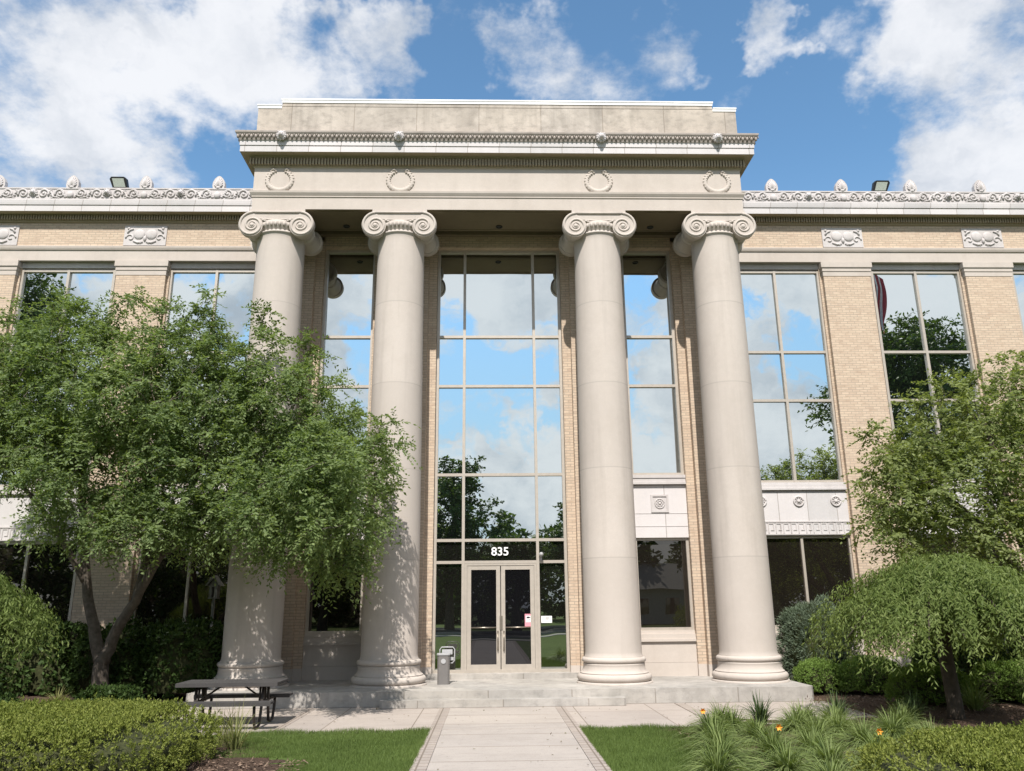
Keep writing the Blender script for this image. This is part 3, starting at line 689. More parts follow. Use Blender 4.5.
def blob_points(blobs,dens,rng,shell=.55):
    pts=[];outs=[]
    for b in blobs:
        c=np.array(b[:3]); r=np.array(b[3:6]); n=max(3,int(dens*(r[0]*r[1]*r[2])**(2/3)))
        q=norm(rng.normal(0,1,(n,3))); rad=rng.uniform(shell**3,1.0,n)**(1/3)
        k=rng.random(n)<.22; rad[k]=rng.uniform(.2,1,k.sum())
        pts.append(c+q*rad[:,None]*r); outs.append(q)
    return np.concatenate(pts),np.concatenate(outs)
def branch_mesh(mb,starts,C,rng,r0=.045,frac=1.0):
    """connect clump centres to the nearest woody node, inner ones first"""
    nodes=[np.array(s[:3]) for s in starts]; rads=[s[3] for s in starts]
    root=np.mean(nodes,0); order=np.argsort(np.linalg.norm(C-root,axis=1))
    for i in order:
        if rng.random()>frac: continue
        p=C[i]; A=np.array(nodes); dd=np.linalg.norm(A-p,axis=1)+.9*np.maximum(0,A[:,2]-p[2]); j=int(np.argmin(dd)); q=nodes[j]
        r1=max(.008,min(r0,rads[j]*.62)); mid=(p+q)/2+rng.normal(0,.06,3)*np.linalg.norm(p-q)+np.array([0,0,.10*np.linalg.norm(p-q)])
        mb.tube([q,q*.5+mid*.5+rng.normal(0,.01,3),mid,p],[r1,r1*.85,r1*.7,r1*.45],5,True,False)
        nodes+= [mid,p]; rads+=[r1*.75,r1*.5]
def tree(name,label,base,limbs,blobs,dens,leafmat_,barkm,ntw,nlf,tl,ln,wd,droop,seed,cat='tree',group=None,frac=1.0,shell=.55):
    rng=np.random.default_rng(seed); e=empty(name,base,label,cat,group)
    mb=MB(); nodes=[]
    for pts,rs in limbs:
        # smooth the limb and flare
        P=[np.array(p,float) for p in pts]; Q=[];R_=[]
        for i in range(len(P)-1):
            for t in np.linspace(0,1,5)[:-1]:
                a=P[max(i-1,0)];b=P[i];c=P[i+1];d=P[min(i+2,len(P)-1)]
                Q.append(.5*((2*b)+(-a+c)*t+(2*a-5*b+4*c-d)*t*t+(-a+3*b-3*c+d)*t**3)); R_.append(rs[i]+(rs[i+1]-rs[i])*t)
        Q.append(P[-1]); R_.append(rs[-1])
        Q=[q+rng.normal(0,.012,3) for q in Q]
        mb.tube(Q,R_,10)
        nodes+=[(*q,r) for q,r in zip(Q[len(Q)//3:],R_[len(Q)//3:])]
    C,O=blob_points(blobs,dens,rng,shell)
    branch_mesh(mb,nodes,C,rng,.05,frac)
    ob('trunk',mb,barkm,e)
    V,F=sprays(C,O,ntw,nlf,tl,ln,wd,droop,rng); V=V-np.array(base)
    ob('crown',fast('crown',V,F,leafmat_),None,e)
    return e
# left honey locust
def pb(x,y,Y,rx,ry,rz): p=at(x,y,Y); return (p[0],p[1],p[2],rx,ry,rz)
def pc(x,y,Y,rx,ry,rz):
    Y+=1.3; p=at(x,y,Y); return (p[0],p[1],p[2],rx*1.07,min(ry,18.75-Y if p[0]>-7.2 else 2),rz*1.07)
LB=[pc(-40,400,17,1.7,1.6,1.7),pc(25,395,17,1.5,1.5,1.5),pc(75,350,16.8,1.2,1.3,.9),pc(105,390,16.3,1.5,1.7,1.3),pc(185,350,16.8,1.1,1.3,.95),pc(175,400,16,1.6,1.8,1.2),pc(250,385,16.3,1.35,1.6,1.15),
 pc(295,415,15.9,1.15,1.5,1.2),pc(340,460,15.7,1.0,1.3,1.0),pc(362,490,15.6,.62,1.0,.85),pc(335,540,15.5,.62,.8,.75),pc(345,568,15.4,.38,.5,.35),pc(280,480,15.8,1.4,1.7,1.2),pc(200,470,16,1.6,1.9,1.1),pc(110,465,16.3,1.5,1.8,1.1),pc(30,450,16.8,1.4,1.7,1.0),
 pc(215,520,15.7,1.0,1.3,.5),pc(150,528,15.7,1.1,1.3,.5),pc(80,515,16,.9,1.2,.55),pc(280,545,15.6,.6,.8,.35),pc(306,520,15.6,.9,1.0,.6),pc(330,470,13.6,.9,1.0,.8),pc(290,500,13.8,.9,1.0,.7),pc(340,520,13.6,.5,.8,.5),pc(385,440,15.5,.28,.5,.45),pc(205,300,16.6,.22,.3,.42),pc(128,303,16.6,.35,.4,.35),pc(60,308,17,.4,.4,.3),pc(262,322,16.5,.3,.3,.35),pc(200,335,16.6,.5,.5,.5),pc(300,350,16,.3,.4,.4),pc(10,325,17.2,.6,.6,.5)]
tb=at(100,690,18.9); tb=(tb[0],18.9,.08)
def P_(x,y,Y): return tuple(at(x,y,Y))
def Pc(x,y,Y): return tuple(at(x,y,Y+1.3))
tree('locust_tree','big leafy green tree with a forked trunk in front of the left wing',tb,
 [([(tb[0],18.9,-.1),(tb[0],18.9,.2),Pc(101,665,17.6),Pc(103,655,17.6)],[.25,.19,.165,.16]),
  ([Pc(101,662,17.6),Pc(93,625,17.6),Pc(87,585,17.6),Pc(84,530,17.5),Pc(80,450,17.2),Pc(75,370,17)],[.15,.12,.105,.09,.06,.025]),
  ([Pc(104,662,17.6),Pc(116,632,17.5),Pc(135,600,17.3),Pc(160,555,17),Pc(190,490,16.6),Pc(220,420,16.4)],[.145,.12,.105,.09,.065,.025]),
  ([Pc(135,600,17.3),Pc(150,540,17.2),Pc(150,470,17),Pc(140,380,17)],[.09,.08,.06,.03]),
  ([Pc(160,555,17),Pc(220,520,16.4),Pc(280,490,16),Pc(330,470,15.7)],[.08,.07,.05,.02]),
  ([Pc(87,585,17.6),Pc(50,520,17.2),Pc(0,460,17)],[.08,.06,.03])],
 LB,44,M['leafL'],M['bark'],10,16,.52,.090,.041,.38,21,shell=.42)
# right tree
RBL=[pb(1010,400,17,1.2,1.4,.9),pb(960,420,16.6,1.2,1.4,.9),pb(918,440,16.3,.8,1.2,.55),pb(890,475,16.2,.5,.8,.32),pb(930,480,16.2,1.3,1.5,.9),pb(1000,480,16.5,1.5,1.6,1.1),pb(912,498,16,.9,1.3,.55),pb(902,525,16,.65,1.0,.45),pb(950,540,16,1.3,1.4,.6),pb(1020,545,16.2,1.3,1.4,.7),pb(1070,450,17,1.7,1.7,1.6),pb(1140,470,17.3,1.9,1.8,1.8),pb(1040,375,17,.8,.9,.5),pb(872,435,16.3,.2,.3,.15),pb(888,455,16.2,.4,.5,.2)]
rb=(at(1065,690,17.3)[0],17.3,.05)
tree('maple_tree','light green leafy tree at the right edge in front of the right wing',rb,
 [([(rb[0],17.3,-.1),(rb[0],17.3,.4),(rb[0]-.05,17.3,1.6),P_(1060,540,17.2),P_(1050,450,17)],[.24,.19,.16,.13,.05]),
  ([(rb[0]-.05,17.3,1.5),P_(1010,560,16.8),P_(950,500,16.4),P_(900,470,16.3)],[.13,.10,.07,.02]),
  ([(rb[0]-.05,17.3,1.9),P_(1000,480,16.7),P_(985,410,16.8)],[.10,.07,.03]),
  ([P_(1060,540,17.2),P_(1110,480,17.3),P_(1140,430,17.4)],[.10,.07,.03])],
 RBL,36,M['leafR'],M['barkdk'],9,14,.48,.092,.046,.32,22,shell=.45)
# weeping trees
def weeping(name,label,base,R_,ztop,zlow,seed,strands=1700,trunk_r=.13):
    rng=np.random.default_rng(seed); e=empty(name,base,label,'tree'); bx,by,bz=base
    mb=MB(); h=ztop-.5
    mb.tube([(bx,by,bz-.1),(bx+.02,by,bz+.25),(bx-.02,by,(bz+h)/2),(bx,by,h)],[trunk_r*1.25,trunk_r,trunk_r*.92,trunk_r*.9],10)
    for i in range(16):
        a=2*PI*i/16+rng.uniform(-.2,.2); rr=R_*rng.uniform(.7,.98)
        mb.tube([(bx,by,h-.1),(bx+rr*.35*math.cos(a),by+rr*.35*math.sin(a),ztop-.34),(bx+rr*.7*math.cos(a),by+rr*.7*math.sin(a),ztop-.72),(bx+rr*math.cos(a),by+rr*math.sin(a),ztop-1.3)],[.05,.035,.02,.008],6)
    ob('trunk',mb,M['barkdk'],e)
    nb=64; per=strands//nb; ba=np.arange(nb)*2.39996+rng.uniform(-.3,.3,nb); br=R_*rng.uniform(.30,1.12,nb)**.8; bh=ztop+rng.normal(-.10,.15,nb)
    a0=np.repeat(ba,per); rr=np.repeat(br,per); h0=np.repeat(bh,per); st=rng.uniform(.12,1.0,len(a0))**.75
    rho=rr*st; a=a0+rng.normal(0,.10,len(a0))/np.maximum(st,.3); n0=len(a0)
    zt=bz+h0-(h0-zlow)*(.06*st+.46*st**2.8)*(rr/R_)**1.4+rng.normal(0,.05,n0)
    low=bz+zlow+rng.normal(0,.10,n0)+.15*np.sin(5*a+seed)
    L=np.clip(rng.uniform(.22,.95,n0)*(.6+.65*st),.15,np.maximum(.16,zt-low))
    nl=26; t=np.linspace(0,1,nl)[None,:]+rng.uniform(-.02,.02,(n0,nl)); dirs=np.stack([np.cos(a),np.sin(a)],1)
    P=np.empty((n0,nl,3)); outw=.30*L[:,None]*np.sqrt(np.clip(t,0,1))
    P[...,0]=bx+dirs[:,0:1]*(rho[:,None]+outw-.1); P[...,1]=by+dirs[:,1:2]*(rho[:,None]+outw-.1); P[...,2]=zt[:,None]-L[:,None]*t**1.35
    P+=rng.normal(0,.022,P.shape); P+=np.repeat(rng.normal(0,.09,(n0,1,3)),nl,1)*t[...,None]
    sg=np.where(np.arange(nl)%2==0,1.0,-1.0); S=np.stack([-dirs[:,1],dirs[:,0],np.zeros(n0)],1)
    A=S[:,None]*sg[None,:,None]*.6+rng.normal(0,.35,P.shape); A[...,2]-=.75; A[...,:2]+=dirs[:,None]*.35
    N=rng.normal(0,.5,P.shape); N[...,:2]+=dirs[:,None]*.7; N[...,2]+=.4
    n=n0*nl
    V,F=leaves(P.reshape(-1,3),A.reshape(-1,3),N.reshape(-1,3),.085*rng.uniform(.6,1.5,n),.024*rng.uniform(.7,1.3,n))
    V=V-np.array(base); ob('crown',fast('crown',V,F,M['leafW']),None,e); return e
weeping('weeping_tree','weeping umbrella shaped tree on a short dark trunk at the right',(7.85,14.8,.0),2.1,2.70,1.0,31,4200)
weeping('weeping_tree','weeping tree with trailing leaves at the left edge',(-9.85,15.0,.0),1.6,2.66,1.32,32,2600)
# rounded shrubs and hedges
def shell_points(n,rx,ry,rz,pw,rng,zmin=0.0):
    """points and normals on a superellipsoid, upper part only"""
    ar=np.array([4*rx*ry,2*rx*rz*1.3,2*rx*rz*1.3,2*ry*rz*1.3,2*ry*rz*1.3]); f=rng.choice(5,n,p=ar/ar.sum()); a=rng.uniform(-1,1,n); b=rng.uniform(-1,1,n); c=rng.uniform(-.5,1,n)
    q=np.empty((n,3)); q[:]=np.stack([a,b,np.ones(n)],1)
    for k_,(col,sg) in enumerate(((1,-1),(1,1),(0,-1),(0,1)),1):
        m_=f==k_; q[m_,col]=sg; q[m_,1-col]=a[m_]; q[m_,2]=c[m_]
    k=(np.abs(q[:,0])**pw+np.abs(q[:,1])**pw+np.abs(q[:,2])**pw)**(-1/pw); p=q*k[:,None]
    nm=norm(np.sign(p)*np.abs(p)**(pw-1)/np.array([rx,ry,rz])); return p*np.array([rx,ry,rz]),nm
def shrub(name,label,c,rx,ry,h,n,mat,pw=2.3,ln=.05,wd=.024,lump=.08,seed=0,cat='shrub',group=None,clump=9,spike=0.6):
    rng=np.random.default_rng(seed); e=empty(name,c,label,cat,group); rz=h*.62
    m_=n//clump; p,nm=shell_points(m_,rx,ry,rz,pw,rng); m_=len(p)
    ph=rng.uniform(0,6.28,6)
    f=1+lump*(np.sin(p[:,0]*4.3/max(rx,.5)*1.2+ph[0])*np.sin(p[:,1]*4.1/max(ry,.5)+ph[1])+.6*np.sin(p[:,0]*9+ph[2])*np.sin(p[:,2]*8+ph[3])*.6)+rng.normal(0,.012,m_)
    p=p*f[:,None]+nm*rng.normal(.012,.038,(m_,1)); p[:,2]+=h*.38; k=p[:,2]>-.02; p=p[k]; nm=nm[k]; m_=len(p)
    P=np.repeat(p,clump,0)+rng.normal(0,ln*.42,(m_*clump,3)); NN=np.repeat(nm,clump,0)
    A=NN*spike+rng.normal(0,.55,P.shape)+np.array([0,0,.35]); N=NN+rng.normal(0,.7,P.shape)
    V,F=leaves(P-norm(A)*ln*.4,A,N,ln*rng.uniform(.7,1.4,len(P)),wd*rng.uniform(.7,1.3,len(P)))
    # solid mass for the inner twigs, shade between leaves put into its colour
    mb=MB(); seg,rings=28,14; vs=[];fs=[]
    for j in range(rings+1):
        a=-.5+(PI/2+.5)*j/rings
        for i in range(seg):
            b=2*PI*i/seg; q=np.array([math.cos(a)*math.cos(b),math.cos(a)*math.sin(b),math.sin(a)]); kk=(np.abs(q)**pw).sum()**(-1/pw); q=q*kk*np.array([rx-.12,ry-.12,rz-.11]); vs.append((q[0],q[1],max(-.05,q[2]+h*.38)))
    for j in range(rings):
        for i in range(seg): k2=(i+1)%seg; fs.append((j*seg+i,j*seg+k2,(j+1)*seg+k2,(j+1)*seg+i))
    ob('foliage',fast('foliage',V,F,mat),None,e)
    ob('shaded_core',fast('shaded_core',np.array(vs),np.array(fs,dtype=np.int32),M['inner']),None,e); return e
hl=shrub('yew_hedge','broad clipped yellow green hedge in the left foreground',(-8.35,11.3,0),4.2,1.8,.68,250000,M['leafH'],4.5,.034,.015,.03,41,'hedge',clump=12)
hr=shrub('yew_hedge','clipped yellow green hedge in the right foreground',(7.9,8.65,0),4.1,1.75,.54,270000,M['leafH'],4.0,.034,.015,.035,42,'hedge',clump=12)
shrub('boxwood_shrub','rounded boxwood shrub nearest the portico platform',(7.2,19.1,.05),.50,.5,.66,13000,M['leafB'],2.2,.036,.018,.05,43,group='clipped boxwoods in the right bed')
shrub('boxwood_shrub','rounded boxwood shrub, middle of the three beside the platform',(8.2,18.75,.05),.66,.6,.72,21000,M['leafB'],2.3,.036,.018,.05,44,group='clipped boxwoods in the right bed')
shrub('boxwood_shrub','rounded boxwood shrub just left of the weeping tree trunk',(8.45,16.75,.05),.76,.6,.66,21000,M['leafB'],2.3,.036,.018,.06,45,group='clipped boxwoods in the right bed')
shrub('boxwood_shrub','rounded boxwood shrub at the right edge behind the weeping tree trunk',(10.4,16.7,.05),1.0,.7,.74,24000,M['leafB'],2.4,.036,.018,.06,46,group='clipped boxwoods in the right bed')
shrub('spruce_shrub','dense blue green spruce shrub beside the rightmost column',(7.72,20.4,.0),.78,.75,2.0,22000,M['leafS'],2.2,.095,.016,.12,47,clump=14,spike=1.3)
shrub('low_shrub','low dark green shrub under the weeping tree at the left edge',(-9.2,14.7,0),.95,.6,.62,6000,M['leafD'],2.2,.075,.045,.12,48)
shrub('low_shrub','low dark shrub right of the forked trunk',(-8.05,17.7,.03),.6,.45,.40,4500,M['leafD'],2.2,.07,.045,.15,49)
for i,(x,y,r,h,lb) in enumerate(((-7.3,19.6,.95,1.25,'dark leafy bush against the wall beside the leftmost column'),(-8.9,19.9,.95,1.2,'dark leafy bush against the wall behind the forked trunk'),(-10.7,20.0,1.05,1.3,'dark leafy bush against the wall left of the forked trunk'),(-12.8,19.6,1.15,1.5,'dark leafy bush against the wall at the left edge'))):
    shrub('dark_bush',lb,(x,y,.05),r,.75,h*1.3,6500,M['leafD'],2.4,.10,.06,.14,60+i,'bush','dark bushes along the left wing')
for i,(x,y,r,h,lb) in enumerate(((10.9,19.8,1.0,1.3,'dark leafy bush in the shade behind the weeping tree'),(13.3,19.6,1.1,1.4,'dark leafy bush against the right wing beyond the right edge'))):
    shrub('dark_bush',lb,(x,y,.05),r,.8,h,6500,M['leafD'],2.4,.10,.06,.14,70+i,'bush','dark bushes along the right wing')
# strap leaved clumps
def clump_mesh(nb,L,w,rng,spread,seg=6,up=1.0):
    a=rng.uniform(0,2*PI,nb); ln=L*rng.uniform(.55,1.15,nb); lean=rng.uniform(.15,1.0,nb)*spread; r0=rng.uniform(0,.10,nb)*L/.6
    t=np.linspace(0,1,seg)[None,:]; d=np.stack([np.cos(a),np.sin(a)],1)
    hx=r0[:,None]+ln[:,None]*lean[:,None]*t**1.6; hz=ln[:,None]*up*(t*(1-.30*lean[:,None]) - .62*lean[:,None]*t**2.6)
    C=np.stack([d[:,0:1]*hx,d[:,1:2]*hx,hz],-1); S=np.stack([-d[:,1],d[:,0],np.zeros(nb)],1)[:,None]
    S=norm(S+rng.normal(0,.25,(nb,1,3))); ww=(w*rng.uniform(.7,1.2,nb))[:,None]*np.array([.7,1,.95,.8,.5,.08])[None,:seg]*.5
    V=np.empty((nb,seg,2,3)); V[:,:,0]=C+S*ww[...,None]; V[:,:,1]=C-S*ww[...,None]
    F=[]
    base=(np.arange(nb)*seg*2)[:,None]
    for j in range(seg-1): F.append(np.concatenate([base+2*j,base+2*j+1,base+2*j+3,base+2*j+2],1))
    return V.reshape(-1,3),np.concatenate(F)
def strap(name,label,loc,nb,L,w,mat,seed,spread=1.0,cat='plant',group=None,flower=None):
    rng=np.random.default_rng(seed); V,F=clump_mesh(nb,L,w,rng,spread); me=fast('leaf_blades',V,F,mat)
    e=empty(name,loc,label,cat,group); ob('leaf_blades',me,None,e,None)
    if flower:
        fx,fy,fz=flower; mb=MB(); x,y,z=loc; mb.tube([(x,y,z),(x+fx*.5,y+fy*.5,z+fz*.6),(x+fx,y+fy,z+fz)],.006,5)
        ob('stem',mb,M['blade'],e)
        mb=MB()
        for k in range(6):
            a=2*PI*k/6; c,s_=math.cos(a),math.sin(a); X,Y_,Z_=x+fx,y+fy,z+fz
            mb.add([(X,Y_,Z_),(X+.026*c-.015*s_,Y_-.04,Z_+.026*s_+.015*c),(X+.05*c,Y_-.05,Z_+.05*s_),(X+.026*c+.015*s_,Y_-.04,Z_+.026*s_-.015*c)],[(0,1,2,3)])
        ob('flower',mb,M['orange'],e)
    return e
LG='daylily clumps in the right bed'
lily=[(3.6,14.35),(4.9,14.3),(5.5,14.1),(6.4,13.9),(3.15,13.35),(3.75,13.9),(4.55,13.75),(3.0,12.3),(3.75,12.75),(4.5,12.75),(5.25,13.35),(2.75,11.3),(3.45,11.5),(4.2,11.7),(5.0,12.2),(5.85,13.0),(2.5,10.3),(3.2,10.4),(4.0,10.7),(4.8,11.1),(5.7,11.7),(3.6,9.6)]
fl={4:((-.15,-.1,.40),'daylily clump with an orange flower at the back of the bed beside the lawn'),12:((.05,-.1,.41),'daylily clump with an orange flower in the middle of the right bed'),19:((-.05,-.1,.40),'daylily clump with an orange flower beside the right foreground hedge')}
for i,(x,y) in enumerate(lily):
    f=fl.get(i)
    strap('daylily',f[1] if f else 'arching green daylily clump without a flower in the bed right of the lawn',(x+.1*math.sin(i*2.3),y,0),480,.57,.013,M['blade'],100+i,1.5,'plant',LG,f[0] if f else None)
for i,(x,y,lb) in enumerate(((4.35,14.6,'dark spiky grass clump at the edge of the paving, behind the daylilies'),(5.75,14.75,'dark spiky grass clump in front of the platform corner'),(7.05,14.7,'dark spiky grass clump just left of the weeping tree trunk'),(10.1,15.2,'dark spiky grass clump at the right edge beyond the weeping tree trunk'))):
    strap('grass_clump',lb,(x,y,0),150,.62,.018,M['bladeD'],150+i,.75,'plant','dark grass clumps in the right bed')
strap('grass_clump','pale green grass clump behind the weeping tree trunk',(8.75,15.7,0),140,.7,.022,M['blade'],160,.9,'plant')
strap('grass_clump','thin straw coloured grass clump at the right end of the left hedge',(-4.05,12.95,0),90,.85,.012,M['bladeY'],161,.95,'plant')
strap('grass_clump','small pale grass tuft at the foot of the forked trunk',(-9.35,18.2,.05),90,.5,.014,M['bladeY'],162,.8,'plant')
strap('grass_clump','thin straw grass tuft in front of the picnic table bench',(-4.45,13.6,0),50,.75,.011,M['bladeY'],163,.9,'plant')
# short turf near the walk (uncountable)
def turf():
    rng=np.random.default_rng(5); out=[]
    for x0,x1,y0,y1,n in ((-4.6,-1.275,9.5,14.57,110000),(1.235,3.2,9.0,14.57,75000)):
        out.append(np.stack([rng.uniform(x0,x1,n),rng.uniform(y0,y1,n),np.full(n,-.03)],1))
    P=np.concatenate(out); dens=np.sin(P[:,0]*2.1+1)*np.sin(P[:,1]*1.7)
    P=P[(rng.random(len(P))<.85+.15*dens)]; n=len(P)
    ed=(P[:,0]<-3.0)&(P[:,1]<12.3); P=P[~ed]; n=len(P)
    edge=(np.abs(P[:,1]-14.5)<.12)|(np.abs(P[:,0]+1.32)<.08)|(np.abs(P[:,0]-1.29)<.08); P[:,2]+=np.where(edge,.012,0); h=rng.uniform(.03,.062,n)*np.where(edge,1.35,1.0)*(1+.35*np.sin(P[:,0]*5.1+2*np.sin(P[:,1]*3.3))*np.sin(P[:,1]*4.7)); a=rng.uniform(0,2*PI,n); w=.0035*np.ones(n); lean=rng.uniform(.1,.7,n)*h; b=rng.uniform(0,2*PI,n)
    V=np.empty((n,3,3)); s=np.stack([np.cos(a)*w,np.sin(a)*w,0*w],1); V[:,0]=P+s; V[:,1]=P-s; V[:,2]=P+np.stack([np.cos(b)*lean,np.sin(b)*lean,h],1)
    tag(ob('grass',fast('grass',V.reshape(-1,3),np.arange(n*3,dtype=np.int32).reshape(-1,3),M['turf']),None),'short mown green grass beside the walk','grass',kind='stuff')
turf()
def chips():
    rng=np.random.default_rng(9); n=6000
    reg=[(-4.6,-2.7,9.8,12.6),(6.2,9.6,14.6,18.0),(-10.5,-6.8,15.5,18.5),(2.4,7,9.5,14.5)]
    P=np.concatenate([np.stack([rng.uniform(a,b,n//4),rng.uniform(c,d,n//4),rng.uniform(.0,.03,n//4)],1) for a,b,c,d in reg]); P=P[~((P[:,0]>-3.9)&(P[:,0]<0)&(P[:,1]>11.9))]
    P[(P[:,0]>6)|(P[:,0]<-6),2]+=.07; P=P[~((P[:,0]>2)&(P[:,0]<2.75)&(P[:,1]<14.5))]
    n=len(P); A=rng.normal(0,1,(n,3)); A[:,2]*=.25; N=np.array([0,0,1])+rng.normal(0,.4,(n,3)); V,F=leaves(P,A,N,rng.uniform(.03,.09,n),rng.uniform(.015,.03,n))
    k=leafmat('mulch_chips',[(.06,.035,.025),(.13,.085,.06),(.22,.16,.12)],0.0,.9)
    tag(ob('mulch_chips',fast('mulch_chips',V,F,k),None),'brown bark chips on the planting beds','mulch',kind='stuff')
chips()
def litter():
    rng=np.random.default_rng(15); n=150; P=np.stack([rng.uniform(-6.4,6.2,n),14.6+3.0*rng.random(n)**1.0,np.full(n,.012)],1); q=rng.random(n)<.3; P[q,0]=rng.uniform(-1.2,1.2,q.sum()); P[q,1]=rng.uniform(10,17,q.sum())
    k2=rng.random(n)<.35; P[k2,0]=rng.uniform(-6.2,-1.5,k2.sum()); A=rng.normal(0,1,(n,3)); A[:,2]=.12; N=np.array([0,0,1])+rng.normal(0,.25,(n,3)); V,F=leaves(P,A,N,rng.uniform(.025,.06,n),rng.uniform(.015,.03,n))
    tag(ob('leaf_litter',fast('leaf_litter',V,F,leafmat('dead_leaves',[(.05,.035,.02),(.12,.08,.04),(.10,.11,.04)],0,.9)),None),'small dead leaves scattered over the paving','leaf litter',kind='stuff')
litter()
# ------------------------------------------------------------------ picnic table
def picnic():
    e=empty('picnic_table',(-4.75,15.3,0),'grey picnic table with attached benches on the paving at the left','picnic table')
    X0,X1=-5.76,-3.99; yc=15.4
    mb=MB()
    for i in range(5): mb.box(X0,X1,yc-.38+i*.154,yc-.38+i*.154+.146,.70,.745)
    mb.box(X0,X1,yc-.395,yc-.381,.68,.745); mb.box(X0,X1,yc+.383,yc+.397,.68,.745); ob('table_top',mb,M['table'],e)
    for yy in (yc-.78,yc+.58):
        mb=MB(); mb.box(X0-.0,X1-.0,yy,yy+.115,.425,.465); mb.box(X0,X1,yy+.125,yy+.24,.425,.465); mb.box(X0,X1,yy-.006,yy+.0,.40,.462); ob('bench',mb,M['table'],e)
    for x in (X0+.30,X1-.30):
        mb=MB()
        for s_ in (-1,1):
            mb.tube([(x,yc+s_*.16,.69),(x,yc+s_*.20,.42),(x,yc+s_*.30,.05),(x,yc+s_*.42,.02),(x,yc+s_*.58,.04),(x,yc+s_*.66,.22),(x,yc+s_*.68,.42)],.026,8)
            mb.tube([(x+.05*(1 if x<-4.7 else -1),yc+s_*.16,.69),(x+.05*(1 if x<-4.7 else -1),yc+s_*.19,.40)],.02,8)
        mb.tube([(x,yc-.68,.41),(x,yc+.68,.41)],.022,8)
        d=.42*(1 if x<-4.7 else -1); mb.tube([(x,yc,.41),(x+d,yc,.69)],.018,6)
        ob('leg_frame',mb,M['tleg'],e)
picnic()
# ------------------------------------------------------------------ litter / ash bin
def bin_():
    e=empty('trash_can',(-1.33,19.35,.30),'small grey trash can with a pale lid beside the entrance','trash can'); x,y=-1.33,19.35
    mb=MB(); mb.slab([(x-.135,y-.10),(x-.10,y-.135),(x+.10,y-.135),(x+.135,y-.10),(x+.135,y+.10),(x+.10,y+.135),(x-.10,y+.135),(x-.135,y+.10)],.30,.93); ob('body',mb,M['bin'],e)
    mb=MB(); mb.slab([(x-.15,y-.11),(x-.11,y-.15),(x+.11,y-.15),(x+.15,y-.11),(x+.15,y+.11),(x+.11,y+.15),(x-.11,y+.15),(x-.15,y+.11)],.93,.965); ob('lid',mb,M['binlid'],e)
    mb=MB(); mb.lathe([(.055,0),(.055,.012)],20,(x,y-.15,.80),'y'); ob('round_badge',mb,M['binlid'],e)
    xx,yy=x+.07,y+.19; mb=MB(); mb.tube([(xx-.17,yy,.80),(xx-.17,yy,1.04),(xx-.13,yy,1.09),(xx+.13,yy,1.09),(xx+.17,yy,1.04),(xx+.17,yy,.80),(xx+.12,yy,.74),(xx-.1,yy,.74)],.013,8); mb.box(xx-.12,xx+.12,yy-.02,yy+.02,.93,1.04); mb.box(xx-.03,xx+.15,yy-.015,yy+.015,.80,.87); mb.box(xx-.14,xx-.1,y+.12,yy+.02,.80,.84); ob('handle_frame',mb,M['binlid'],e)
bin_()
# ------------------------------------------------------------------ bird house on a post
def birdhouse():
    x,y=-7.12,20.75; e=empty('bird_house',(x,y,0),'small weathered bird house with a pointed roof on a post before the dark window','bird house')
    mb=MB(); mb.box(x-.10,x-.03,y-.11,y+.11,2.27,2.52); mb.box(x+.03,x+.10,y-.11,y+.11,2.27,2.52); mb.box(x-.11,x+.11,y-.12,y+.12,2.24,2.27); mb.box(x-.11,x+.11,y-.12,y+.12,2.52,2.55); ob('body',mb,M['wood'],e)
    mb=MB(); mb.prism([(x-.19,2.55),(x,2.80),(x+.19,2.55),(x+.15,2.55),(x,2.74),(x-.15,2.55)][::-1],y-.16,y+.16); mb.prism([(x-.12,2.552),(x+.12,2.552),(x,2.71)],y-.1,y+.1); ob('roof',mb,M['wood'],e)
    mb=MB(); mb.box(x-.03,x+.03,y-.03,y+.03,0,2.24); ob('post',mb,M['wood'],e)
birdhouse()
# ------------------------------------------------------------------ street side, seen mirrored in the glass
def street_tree(label,x,y,h,r,trunk_h,seed,dens=6.5,ln=.34,wd=.20):
    rng=np.random.default_rng(seed); blobs=[]
    for i in range(13):
        a=rng.uniform(0,2*PI); f=rng.uniform(0,1); z=trunk_h+(h-trunk_h)*(.12+.78*f); rr=r*math.sqrt(max(.08,1-(1.7*(f-.42))**2))*rng.uniform(.25,.75)
        s_=r*rng.uniform(.28,.48); blobs.append((x+rr*math.cos(a),y+rr*math.sin(a),z,s_*1.15,s_*1.15,s_*.8))
    blobs.append((x,y,h-.13*h,r*.4,r*.4,.12*h))
    limbs=[([(x,y,-.2),(x+.05,y,trunk_h*.6),(x,y+.1,trunk_h),(x+.2,y,h*.6),(x,y,h*.85)],[.45,.34,.30,.2,.05])]
    for i in range(5):
        a=2*PI*i/5+seed; limbs.append(([(x,y,trunk_h*.9),(x+.35*r*math.cos(a),y+.35*r*math.sin(a),trunk_h+.2*(h-trunk_h)),(x+.65*r*math.cos(a),y+.65*r*math.sin(a),trunk_h+.45*(h-trunk_h))],[.18,.12,.04]))
    tree('street_tree',label,(x,y,0),limbs,blobs,dens,M['leafT'],M['barkdk'],6,9,.95,ln,wd,.3,seed,'tree','trees across the front lawn seen mirrored in the windows',.6)
street_tree('tall tree mirrored in the entrance glass left of the house number',-3.6,-24,14.2,5.0,3.2,201)
street_tree('rounded tree mirrored in the entrance glass right of the doors',6.9,-22,10.8,3.6,2.6,202)
street_tree('big tree mirrored in the second upper window of the right wing',25.4,-2,19.3,5.9,6,203,9,.26,.15)
street_tree('tree mirrored low in the first upper window of the right wing',28,-28,13.4,5.2,3,204)
street_tree('big tree mirrored in the upper window at the far left',-26.5,2,20,5.4,6,205,9,.26,.15)
